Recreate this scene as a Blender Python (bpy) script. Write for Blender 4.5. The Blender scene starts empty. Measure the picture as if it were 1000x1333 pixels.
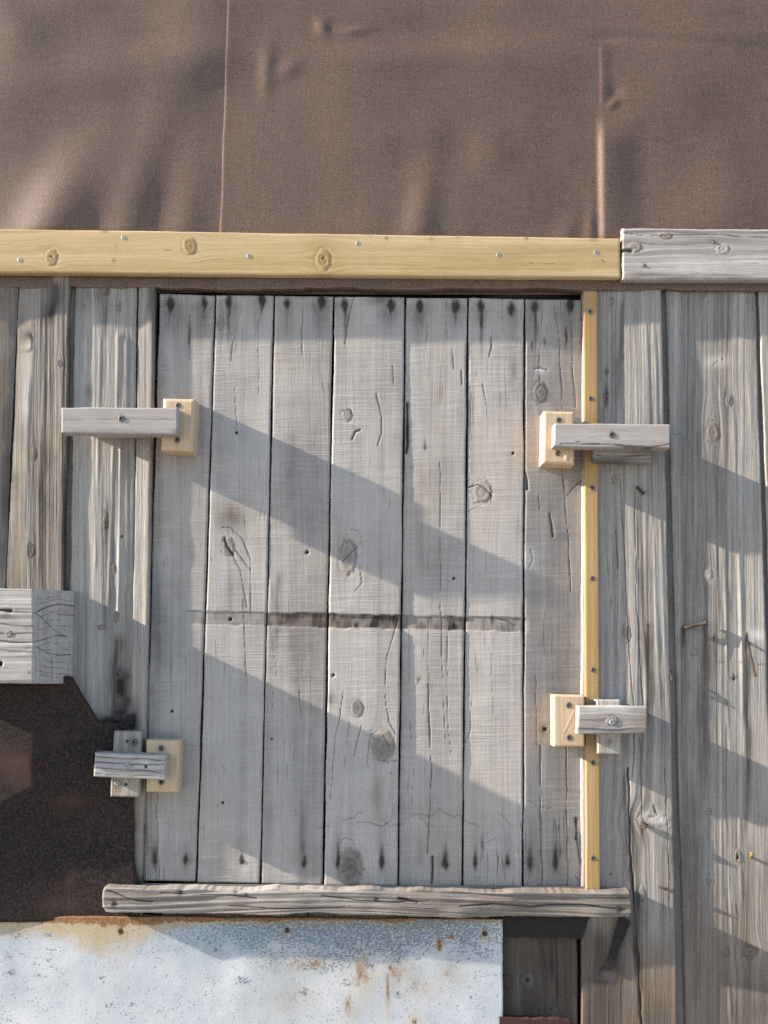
import bpy, math, random
import numpy as np
from mathutils import Vector, Matrix

# ------------------------------------------------------------------ camera, light, exposure
scene = bpy.context.scene
S = 0.0015                      # metres of wall per unit of the layout grid
F = 1500.0                      # focal length in layout units
TILT = math.radians(6.2)        # camera looks slightly up
L = F * S
CAM = np.array([0.0, -L * math.cos(TILT), 1.75 - L * math.sin(TILT)])
cd = bpy.data.cameras.new('camera')
cam = bpy.data.objects.new('camera', cd)
scene.collection.objects.link(cam)
cam.location = CAM
cam.rotation_euler = (math.radians(90) + TILT, 0, 0)
cd.sensor_fit = 'VERTICAL'
cd.sensor_height = 24.0
cd.lens = F / 1333.0 * 24.0
cd.clip_start = 0.05
cd.clip_end = 2000
scene.camera = cam

SUNV = Vector((-8.0, -1.0, 3.6)).normalized()      # towards the sun: raking along the wall from the left
sl = bpy.data.lights.new('sun', 'SUN')
sl.energy = 5.0
sl.angle = math.radians(0.7)
sl.color = (1.0, 0.86, 0.70)
sun = bpy.data.objects.new('sun', sl)
scene.collection.objects.link(sun)
sun.location = (-6, -1, 4)
sun.rotation_euler = SUNV.to_track_quat('Z', 'Y').to_euler()

world = bpy.data.worlds.new('World')
scene.world = world
world.use_nodes = True
wn = world.node_tree
wn.nodes.clear()
sky = wn.nodes.new('ShaderNodeTexSky')
sky.sky_type = 'NISHITA'
sky.sun_disc = False
sky.sun_elevation = math.asin(SUNV.z)
sky.sun_rotation = math.atan2(SUNV.x, SUNV.y)
sky.air_density = 1.0
sky.dust_density = 0.8
sky.ozone_density = 1.6
bg = wn.nodes.new('ShaderNodeBackground')
bg.inputs['Strength'].default_value = 0.10
wo = wn.nodes.new('ShaderNodeOutputWorld')
wn.links.new(sky.outputs[0], bg.inputs['Color'])
wn.links.new(bg.outputs[0], wo.inputs['Surface'])

vs = scene.view_settings
vs.view_transform = 'Standard'
vs.look = 'None'
vs.gamma = 1.0
vs.use_curve_mapping = False
vs.exposure = 1.55
scene.cycles.use_denoising = False        # keep the fine wood texture

# ------------------------------------------------------------------ layout: points of the wall, d = how far proud of the wall face
ct, st = math.cos(TILT), math.sin(TILT)
def P(px, py, d):
    px = np.asarray(px, float); py = np.asarray(py, float); d = np.asarray(d, float)
    dx = px - 500.0
    u = py - 666.5
    dirx = dx
    diry = F * ct + u * st
    dirz = F * st - u * ct
    t = (-d * S - CAM[1]) / diry
    return np.stack([dirx * t, -d * S + 0 * t, CAM[2] + dirz * t], -1)

# ------------------------------------------------------------------ noise
def _hash(ix, iy, seed):
    h = (ix.astype(np.int64) * 374761393 + iy.astype(np.int64) * 668265263 + seed * 1274126177) & 0xffffffff
    h = ((h ^ (h >> 13)) * 1274126177) & 0xffffffff
    h = h ^ (h >> 16)
    return (h & 0xffffff) / float(0xffffff)
def vn(x, y, seed=0):
    x = np.asarray(x, float); y = np.asarray(y, float)
    x, y = np.broadcast_arrays(x, y)
    ix = np.floor(x); iy = np.floor(y)
    fx = x - ix; fy = y - iy
    fx = fx * fx * (3 - 2 * fx); fy = fy * fy * (3 - 2 * fy)
    a = _hash(ix, iy, seed); b = _hash(ix + 1, iy, seed)
    c = _hash(ix, iy + 1, seed); d = _hash(ix + 1, iy + 1, seed)
    return (a + (b - a) * fx) * (1 - fy) + (c + (d - c) * fx) * fy
def fbm(x, y, seed=0, o=3):
    s = 0; a = 1; t = 0
    for i in range(o):
        s = s + a * vn(x * 2 ** i, y * 2 ** i, seed + 17 * i); t += a; a *= .5
    return s / t
def sstep(a, b, x):
    t = np.clip((x - a) / (b - a), 0, 1)
    return t * t * (3 - 2 * t)
def gauss(x, s): return np.exp(-(x / s) ** 2)
def segdist(px, py, pts):
    best = np.full(px.shape, 1e9)
    for (x0, y0), (x1, y1) in zip(pts[:-1], pts[1:]):
        vx, vy = x1 - x0, y1 - y0
        l2 = vx * vx + vy * vy + 1e-9
        t = np.clip(((px - x0) * vx + (py - y0) * vy) / l2, 0, 1)
        best = np.minimum(best, np.hypot(px - x0 - t * vx, py - y0 - t * vy))
    return best

# ------------------------------------------------------------------ materials
def newmat(name):
    m = bpy.data.materials.new(name)
    m.use_nodes = True
    nt = m.node_tree
    b = nt.nodes['Principled BSDF']
    return m, nt, b
def N(nt, typ, **kw):
    n = nt.nodes.new(typ)
    for k, v in kw.items(): setattr(n, k, v)
    return n
def mixc(nt, fac, a, b, blend='MIX'):
    n = N(nt, 'ShaderNodeMix', data_type='RGBA', blend_type=blend)
    for i, v in ((0, fac), (6, a), (7, b)):
        if isinstance(v, (int, float)): n.inputs[i].default_value = v
        elif isinstance(v, tuple): n.inputs[i].default_value = (*v, 1) if len(v) == 3 else v
        else: nt.links.new(v, n.inputs[i])
    return n.outputs[2]
def mth(nt, op, a, b=None, c=None, clamp=False):
    n = N(nt, 'ShaderNodeMath', operation=op, use_clamp=clamp)
    for i, v in enumerate((a, b, c)):
        if v is None: continue
        if isinstance(v, (int, float)): n.inputs[i].default_value = v
        else: nt.links.new(v, n.inputs[i])
    return n.outputs[0]
def noise(nt, vec, scale, detail=3, rough=.55):
    n = N(nt, 'ShaderNodeTexNoise')
    n.inputs['Scale'].default_value = scale
    n.inputs['Detail'].default_value = detail
    n.inputs['Roughness'].default_value = rough
    nt.links.new(vec, n.inputs['Vector'])
    return n.outputs['Fac']
def mapped(nt, scale):
    tc = N(nt, 'ShaderNodeTexCoord')
    mp = N(nt, 'ShaderNodeMapping')
    mp.inputs['Scale'].default_value = scale
    nt.links.new(tc.outputs['Object'], mp.inputs['Vector'])
    return mp.outputs[0]
def ramp(nt, fac, stops):
    r = N(nt, 'ShaderNodeValToRGB')
    e = r.color_ramp.elements
    while len(e) < len(stops): e.new(.5)
    for el, (p, c) in zip(e, stops):
        el.position = p; el.color = (*c, 1)
    nt.links.new(fac, r.inputs[0])
    return r.outputs[0]

def wood_mat(name, dark, light, brown, pale, stain=(.018, .015, .014), fiber=.45, bump=.25, rough=.8, saw=0.0, blotch=.45, check=.6, tan=0.0):
    """grain / stain / brown / pale masks come with the mesh; fine fibre runs along the mesh's own grain coordinates"""
    m, nt, b = newmat(name)
    at = N(nt, 'ShaderNodeAttribute', attribute_name='mask')
    sp = N(nt, 'ShaderNodeSeparateColor')
    nt.links.new(at.outputs['Color'], sp.inputs[0])
    ga = N(nt, 'ShaderNodeAttribute', attribute_name='grain')
    def gm(sc):
        mp = N(nt, 'ShaderNodeMapping')
        mp.inputs['Scale'].default_value = sc
        nt.links.new(ga.outputs['Vector'], mp.inputs['Vector'])
        return mp.outputs[0]
    n1 = noise(nt, gm((1 / 2.6, 1 / 110, 1)), 1.0, 4, .62)      # fibre
    n3 = noise(nt, gm((1 / 1.1, 1 / 22, 1)), 1.0, 3, .65)       # finest fibre
    n4 = noise(nt, gm((1 / 14, 1 / 240, 1)), 1.0, 3, .6)        # broad bands
    n2 = noise(nt, mapped(nt, (3, 3, 3)), 4.0, 4, .6)
    n5 = noise(nt, mapped(nt, (1, 1, 1)), 650, 3, .7)           # speckle
    t = mth(nt, 'MULTIPLY_ADD', mth(nt, 'SUBTRACT', n1, .5), fiber * 1.5, sp.outputs[0])
    t = mth(nt, 'MULTIPLY_ADD', mth(nt, 'SUBTRACT', n3, .5), fiber * 1.2, t)
    t = mth(nt, 'MULTIPLY_ADD', mth(nt, 'SUBTRACT', n4, .5), fiber * 1.0, t)
    t = mth(nt, 'MULTIPLY_ADD', mth(nt, 'SUBTRACT', n5, .5), fiber * .9, t)
    hgt = mth(nt, 'ADD', n1, mth(nt, 'MULTIPLY', n3, .6))
    if saw:
        hgt = mth(nt, 'MULTIPLY', hgt, .5)
        n6 = mth(nt, 'MULTIPLY_ADD', mth(nt, 'ABSOLUTE', mth(nt, 'SUBTRACT', noise(nt, gm((1 / 80, 1 / 4.2, 1)), 1.0, 3, .6), .5)), 7, -.1, True)
        n7 = noise(nt, mapped(nt, (9, 9, 9)), 1.0, 3)
        sm = mth(nt, 'MULTIPLY_ADD', n7, 3.4, -1.25, True)
        t = mth(nt, 'MULTIPLY_ADD', mth(nt, 'MULTIPLY', mth(nt, 'SUBTRACT', n6, .5), sm), saw * .30, t)
        hgt = mth(nt, 'MULTIPLY_ADD', mth(nt, 'MULTIPLY', n6, sm), saw * 1.5, hgt)
    t = mth(nt, 'MULTIPLY_ADD', mth(nt, 'SUBTRACT', n2, .5), blotch, t, True)
    col = mixc(nt, t, dark, light)
    if tan:
        nt_ = noise(nt, mapped(nt, (9, 9, 3.5)), 1.0, 5, .65)
        col = mixc(nt, mth(nt, 'MULTIPLY', mth(nt, 'MULTIPLY_ADD', nt_, 3.2, -1.3, True), tan), col, (.33, .27, .205))
    bf = mth(nt, 'MULTIPLY_ADD', mth(nt, 'SUBTRACT', n2, .5), .35, sp.outputs[2], True)
    col = mixc(nt, bf, col, brown)
    col = mixc(nt, at.outputs['Alpha'], col, pale)
    col = mixc(nt, sp.outputs[1], col, stain)
    if check:
        n8 = noise(nt, gm((1 / 7, 1 / 260, 1)), 1.0, 2, .5)        # hairline drying checks
        n9 = noise(nt, mapped(nt, (6, 6, 6)), 1.0, 2)
        ck = mth(nt, 'SUBTRACT', 1.0, mth(nt, 'MULTIPLY', mth(nt, 'ABSOLUTE', mth(nt, 'SUBTRACT', n8, .5)), 70), None, True)
        ck = mth(nt, 'MULTIPLY', ck, mth(nt, 'MULTIPLY_ADD', n9, 5, -2.4, True))
        col = mixc(nt, mth(nt, 'MULTIPLY', ck, check), col, (.05, .043, .038))
        hgt = mth(nt, 'MULTIPLY_ADD', ck, -1.0 * check, hgt)
    nt.links.new(col, b.inputs['Base Color'])
    b.inputs['Roughness'].default_value = rough
    b.inputs['Specular IOR Level'].default_value = .25
    bp = N(nt, 'ShaderNodeBump')
    bp.inputs['Strength'].default_value = 1.0
    bp.inputs['Distance'].default_value = .001 * bump
    nt.links.new(hgt, bp.inputs['Height'])
    nt.links.new(bp.outputs[0], b.inputs['Normal'])
    return m

M = {}
M['door'] = wood_mat('weathered_door_wood', (.19, .178, .172), (.49, .468, .452), (.125, .093, .070), (.55, .53, .51), fiber=.24, bump=.42, saw=.78, blotch=1.0, check=.9, tan=.28)
M['wall'] = wood_mat('weathered_wall_wood', (.115, .105, .098), (.40, .382, .362), (.16, .117, .085), (.50, .475, .45), fiber=.6, bump=.8, tan=.2)
M['grey_h'] = wood_mat('weathered_grey_wood_lying', (.15, .140, .133), (.46, .44, .42), (.24, .175, .12), (.56, .54, .52), fiber=.6, bump=.8)
M['latch'] = wood_mat('smooth_grey_latch_wood', (.28, .258, .248), (.42, .392, .378), (.33, .23, .16), (.54, .5, .46), fiber=.5, bump=.4, check=.3)
M['grey_v'] = wood_mat('weathered_grey_wood_upright', (.19, .176, .165), (.43, .405, .382), (.26, .195, .13), (.54, .5, .46), fiber=.55, bump=.55)
M['batten'] = wood_mat('new_pine_lying', (.38, .27, .125), (.55, .425, .245), (.25, .155, .075), (.60, .48, .30), stain=(.05, .03, .02), fiber=.75, bump=.35, rough=.6, check=.0)
M['block'] = wood_mat('fresh_pale_block_wood', (.44, .325, .215), (.56, .435, .305), (.34, .21, .115), (.60, .50, .37), stain=(.04, .03, .02), fiber=.6, bump=.3, rough=.65, check=.15)
M['trim'] = wood_mat('yellow_pine_trim', (.33, .205, .085), (.42, .29, .135), (.24, .13, .055), (.45, .35, .2), stain=(.05, .035, .02), fiber=.55, bump=.25, rough=.5, check=.0)

def simple(name, col, rough=.6, metal=0.0, nscale=300, amt=.25):
    m, nt, b = newmat(name)
    n = noise(nt, mapped(nt, (1, 1, 1)), nscale, 3)
    c2 = tuple(min(1, c * (1 + amt)) for c in col); c1 = tuple(c * (1 - amt) for c in col)
    nt.links.new(mixc(nt, n, c1, c2), b.inputs['Base Color'])
    b.inputs['Roughness'].default_value = rough
    b.inputs['Metallic'].default_value = metal
    return m
M['screw'] = simple('dark_steel_screw', (.13, .125, .12), .6, .5)
M['zinc'] = simple('zinc_screw', (.30, .31, .32), .6, .5)
M['slot'] = simple('screw_recess', (.01, .01, .01), .9)
M['nail'] = simple('rusty_nail_iron', (.048, .034, .028), .85, .2)
M['brass'] = simple('brass_nail', (.30, .23, .10), .5, .5)
M['black'] = simple('sooty_backing_boards', (.012, .011, .010), .95)  # shade of the gaps put into a near-black colour
M['strap'] = simple('dark_iron_strap', (.017, .014, .0145), .8, .2, 120, .4)
M['rustbar'] = simple('red_rusted_iron', (.055, .024, .019), .85, .2, 150, .5)

def felt_mat():
    m, nt, b = newmat('brown_mineral_felt')
    v = mapped(nt, (1, 1, 1))
    g = noise(nt, v, 480, 3, .75)
    g2 = noise(nt, v, 1100, 2, .6)
    f = noise(nt, v, 7, 4)
    vw = noise(nt, mapped(nt, (420, 420, 18)), 1, 2)
    hw = noise(nt, mapped(nt, (18, 18, 420)), 1, 2)
    gg = mth(nt, 'MULTIPLY_ADD', g2, .5, mth(nt, 'MULTIPLY', g, .5))
    gg = mth(nt, 'MULTIPLY_ADD', mth(nt, 'ADD', vw, hw), .08, mth(nt, 'MULTIPLY', gg, .92))
    col = ramp(nt, gg, [(.36, (.038, .0245, .0205)), (.5, (.078, .050, .040)), (.66, (.27, .172, .112))])
    col = mixc(nt, mth(nt, 'MULTIPLY', f, .5), col, (.068, .0445, .0385))
    at = N(nt, 'ShaderNodeAttribute', attribute_name='mask')
    sp = N(nt, 'ShaderNodeSeparateColor'); nt.links.new(at.outputs['Color'], sp.inputs[0])
    col = mixc(nt, sp.outputs[2], col, (.17, .105, .09))           # torn edge, its sunlit line painted in as a paler red
    nt.links.new(col, b.inputs['Base Color'])
    b.inputs['Roughness'].default_value = .55
    b.inputs['Specular IOR Level'].default_value = .5
    bp = N(nt, 'ShaderNodeBump')
    bp.inputs['Strength'].default_value = 1.0
    bp.inputs['Distance'].default_value = .00055
    nt.links.new(gg, bp.inputs['Height'])
    nt.links.new(bp.outputs[0], b.inputs['Normal'])
    return m
M['felt'] = felt_mat()

def darksheet_mat():
    m, nt, b = newmat('dark_rusted_sheet_metal')
    at = N(nt, 'ShaderNodeAttribute', attribute_name='mask')
    sp = N(nt, 'ShaderNodeSeparateColor'); nt.links.new(at.outputs['Color'], sp.inputs[0])
    v = mapped(nt, (1, 1, 1))
    n1 = noise(nt, v, 14, 5, .65); n2 = noise(nt, v, 260, 4, .65)
    col = ramp(nt, n1, [(.3, (.008, .007, .0085)), (.5, (.013, .011, .012)), (.72, (.023, .016, .0155))])
    col = mixc(nt, mth(nt, 'MULTIPLY_ADD', n2, 4.0, -1.7, True), col, (.058, .040, .036))
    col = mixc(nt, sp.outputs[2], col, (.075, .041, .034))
    nt.links.new(col, b.inputs['Base Color'])
    b.inputs['Roughness'].default_value = .85
    b.inputs['Specular IOR Level'].default_value = .2
    bp = N(nt, 'ShaderNodeBump'); bp.inputs['Strength'].default_value = .35; bp.inputs['Distance'].default_value = .0008
    nt.links.new(n2, bp.inputs['Height']); nt.links.new(bp.outputs[0], b.inputs['Normal'])
    return m
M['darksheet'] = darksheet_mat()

def paint_mat():
    m, nt, b = newmat('old_white_paint_on_steel')
    at = N(nt, 'ShaderNodeAttribute', attribute_name='mask')
    sp = N(nt, 'ShaderNodeSeparateColor'); nt.links.new(at.outputs['Color'], sp.inputs[0])
    v = mapped(nt, (1, 1, 1)); vz = mapped(nt, (1, 1, .3))
    n1 = noise(nt, v, 16, 5, .6); n2 = noise(nt, v, 300, 4, .65); n3 = noise(nt, vz, 60, 4, .6)
    nc = noise(nt, mapped(nt, (1, 1, 1.6)), 190, 5, .72)
    nr = noise(nt, mapped(nt, (1, 1, .45)), 105, 6, .72)
    col = ramp(nt, n1, [(.30, (.43, .46, .505)), (.5, (.50, .525, .565)), (.7, (.55, .57, .60))])
    gr = mth(nt, 'MULTIPLY', sp.outputs[0], mth(nt, 'MULTIPLY_ADD', n3, 1.2, .2), None, True)
    col = mixc(nt, gr, col, (.30, .37, .41))                     # thin blue-green weathering
    wf = mth(nt, 'MULTIPLY', at.outputs['Alpha'], mth(nt, 'MULTIPLY_ADD', n3, 1.1, .45), None, True)
    col = mixc(nt, wf, col, (.43, .345, .215))                     # yellow rust wash
    def thr(dens, n, w):   # where noise plus density passes 1
        x = mth(nt, 'SUBTRACT', mth(nt, 'ADD', n, dens), 1.0)
        return mth(nt, 'MULTIPLY', x, w, None, True)
    rf = thr(sp.outputs[2], nr, 4.0)
    orange = ramp(nt, n2, [(.3, (.11, .05, .025)), (.52, (.25, .125, .055)), (.72, (.42, .26, .13))])
    cf = thr(sp.outputs[1], nc, 12)
    chip = ramp(nt, n2, [(.35, (.09, .115, .15)), (.65, (.24, .27, .31))])
    col = mixc(nt, mth(nt, 'MULTIPLY', cf, .97), col, chip)
    col = mixc(nt, rf, col, orange)
    nt.links.new(col, b.inputs['Base Color'])
    b.inputs['Roughness'].default_value = .6
    b.inputs['Specular IOR Level'].default_value = .3
    bp = N(nt, 'ShaderNodeBump'); bp.inputs['Strength'].default_value = .8; bp.inputs['Distance'].default_value = .0004
    hh = mth(nt, 'MULTIPLY_ADD', cf, -.8, mth(nt, 'MULTIPLY', n2, .5))
    nt.links.new(hh, bp.inputs['Height'])
    nt.links.new(bp.outputs[0], b.inputs['Normal'])
    return m
M['paint'] = paint_mat()

def ground_mat():
    m, nt, b = newmat('dry_gravel_and_grass')
    v = mapped(nt, (1, 1, 1))
    n1 = noise(nt, v, .6, 6, .6); n2 = noise(nt, v, 30, 4, .7)
    col = ramp(nt, n1, [(.35, (.17, .17, .13)), (.55, (.30, .285, .255)), (.8, (.38, .36, .325))])
    col = mixc(nt, mth(nt, 'MULTIPLY', n2, .6), col, (.29, .275, .25))
    nt.links.new(col, b.inputs['Base Color'])
    b.inputs['Roughness'].default_value = .95
    return m
M['ground'] = ground_mat()

# ------------------------------------------------------------------ object helpers
COL = scene.collection
def thing(name, label, cat, base, group=None):
    o = bpy.data.objects.new(name, None)
    o.empty_display_size = .05
    COL.objects.link(o)
    o.location = base
    o['label'] = label; o['category'] = cat
    if group: o['group'] = group
    o['_base'] = list(base)
    return o
def world_base(parent):
    b = np.zeros(3); p = parent
    while p is not None:
        b += np.array(p.location); p = p.parent
    return b
def link_mesh(name, V, faces, mat, parent, mask=None, smooth=None, loc=None, grain=None):
    base = world_base(parent) if parent else np.zeros(3)
    me = bpy.data.meshes.new(name)
    loc = np.zeros(3) if loc is None else np.asarray(loc, float)
    V = np.asarray(V, float) - base - loc
    quads = np.asarray(faces, np.int32)
    me.vertices.add(len(V)); me.vertices.foreach_set('co', V.astype(np.float32).ravel())
    k = quads.shape[1]
    me.loops.add(quads.size); me.loops.foreach_set('vertex_index', quads.ravel())
    me.polygons.add(len(quads))
    me.polygons.foreach_set('loop_start', np.arange(0, quads.size, k, dtype=np.int32))
    if smooth is not None: me.polygons.foreach_set('use_smooth', smooth)
    me.update(calc_edges=True)
    me.validate()
    if mask is not None:
        a = me.attributes.new('mask', 'FLOAT_COLOR', 'POINT')
        a.data.foreach_set('color', mask.astype(np.float32).ravel())
    if grain is not None:
        a = me.attributes.new('grain', 'FLOAT_VECTOR', 'POINT')
        a.data.foreach_set('vector', grain.astype(np.float32).ravel())
    me.materials.append(mat)
    o = bpy.data.objects.new(name, me)
    COL.objects.link(o)
    o.location = loc
    if parent: o.parent = parent
    return o

def axis_samples(a, b, step, lo, hi, coarse=70):
    """positions from a to b: fine inside [lo, hi], coarse outside"""
    out = [a]; x = a
    while x < b - 1e-6:
        if lo - 1e-6 <= x < hi: nx = min(x + step, b)
        elif x < lo: nx = min(x + coarse, lo, b)
        else: nx = min(x + coarse, b)
        x = nx; out.append(x)
    if len(out) > 2 and out[-1] - out[-2] < step * .3: out.pop(-2)
    return np.array(out)

def slab(name, parent, mat, tl, tr, br, bl, d, thick, shader, step=1.5, stepy=None, rnd=1.5, wob=.6, seed=0, cup=0.0, back=None, outline=None):
    """a solid slab: traced face tl..bl (layout units), front d proud of the wall (number or 4 corners), finely modelled front.
    shader(PX, PY, U, V) -> height, mask(4)"""
    stepy = stepy or step
    w = max(abs(tr[0] - tl[0]), abs(br[0] - bl[0])); h = max(abs(bl[1] - tl[1]), abs(br[1] - tr[1]))
    xm0 = min(tl[0], bl[0]); 
    xs = axis_samples(xm0, xm0 + w, step, -12, 1012); us = (xs - xm0) / w
    ym0 = min(tl[1], tr[1])
    ys = axis_samples(ym0, ym0 + h, stepy, -12, 1345); vsn = (ys - ym0) / h
    U, V = np.meshgrid(us, vsn)
    def bil(a, b, c, e): return (a * (1 - U) + b * U) * (1 - V) + (e * (1 - U) + c * U) * V
    PX = bil(tl[0], tr[0], br[0], bl[0]); PY = bil(tl[1], tr[1], br[1], bl[1])
    # slightly uneven edges
    if wob:
        def e(t, k): return (fbm(t / 60, 0 * t, seed * 7 + k, 3) - .5) * 2 * wob * 1.5 + (vn(t / 5, 0 * t, seed * 7 + k + 3) - .5) * wob * .6
        PX = PX + e(PY, 1) * (1 - U) ** 4 + e(PY, 2) * U ** 4
        PY = PY + e(PX, 3) * (1 - V) ** 8 + e(PX, 4) * V ** 8
    if outline: PX, PY = outline(PX, PY, U, V)
    D = bil(*d) if isinstance(d, (tuple, list)) else np.full(U.shape, float(d))
    res = shader(PX, PY, U, V)
    Hh, mask = res[:2]
    grain = res[2] if len(res) > 2 else np.stack([PX, PY, 0 * PX], -1)
    Hh = Hh + cup * (1 - (2 * U - 1) ** 2)
    ex = np.minimum(U, 1 - U) * w; ey = np.minimum(V, 1 - V) * h
    if rnd:
        def rr(e):
            q = np.clip(rnd - e, 0, rnd)
            return rnd - np.sqrt(np.maximum(rnd * rnd - q * q, 0))
        Hh = Hh - np.maximum(rr(ex), rr(ey)) * .9
    W = P(PX, PY, D)
    W[..., 1] -= Hh * S
    ny, nx = U.shape
    idx = np.arange(ny * nx).reshape(ny, nx)
    Q = np.stack([idx[1:, :-1], idx[1:, 1:], idx[:-1, 1:], idx[:-1, :-1]], -1).reshape(-1, 4)
    verts = [W.reshape(-1, 3)]; faces = [Q]; masks = [mask.reshape(-1, 4)]; grains = [grain.reshape(-1, 3)]
    smooth = [np.ones(len(Q), bool)]
    n = ny * nx
    backy = -(np.mean(D) - thick) * S if back is None else back
    loops = [idx[:, 0], idx[-1, :], idx[::-1, -1], idx[0, ::-1]]
    strips = []
    for lp in loops:
        f = W.reshape(-1, 3)[lp]; bk = f.copy(); bk[:, 1] = backy
        mk = mask.reshape(-1, 4)[lp]; gk = grain.reshape(-1, 3)[lp]; gk2 = gk + np.array([thick * .9, 0, 3.0]); grains += [gk, gk2]
        k = len(lp)
        a = n + np.arange(k); c = n + k + np.arange(k)
        verts += [f, bk]; masks += [mk, mk]
        faces.append(np.stack([a[:-1], c[:-1], c[1:], a[1:]], -1)[:, ::-1])
        smooth.append(np.zeros(k - 1, bool))
        strips.append(c); n += 2 * k
    lft, rgt = strips[0], strips[2][::-1]
    faces.append(np.stack([lft[:-1], rgt[:-1], rgt[1:], lft[1:]], -1))
    smooth.append(np.zeros(len(lft) - 1, bool))
    o = link_mesh(name, np.concatenate(verts), np.concatenate(faces), mat, parent, np.concatenate(masks), np.concatenate(smooth), grain=np.concatenate(grains))
    return o

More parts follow.
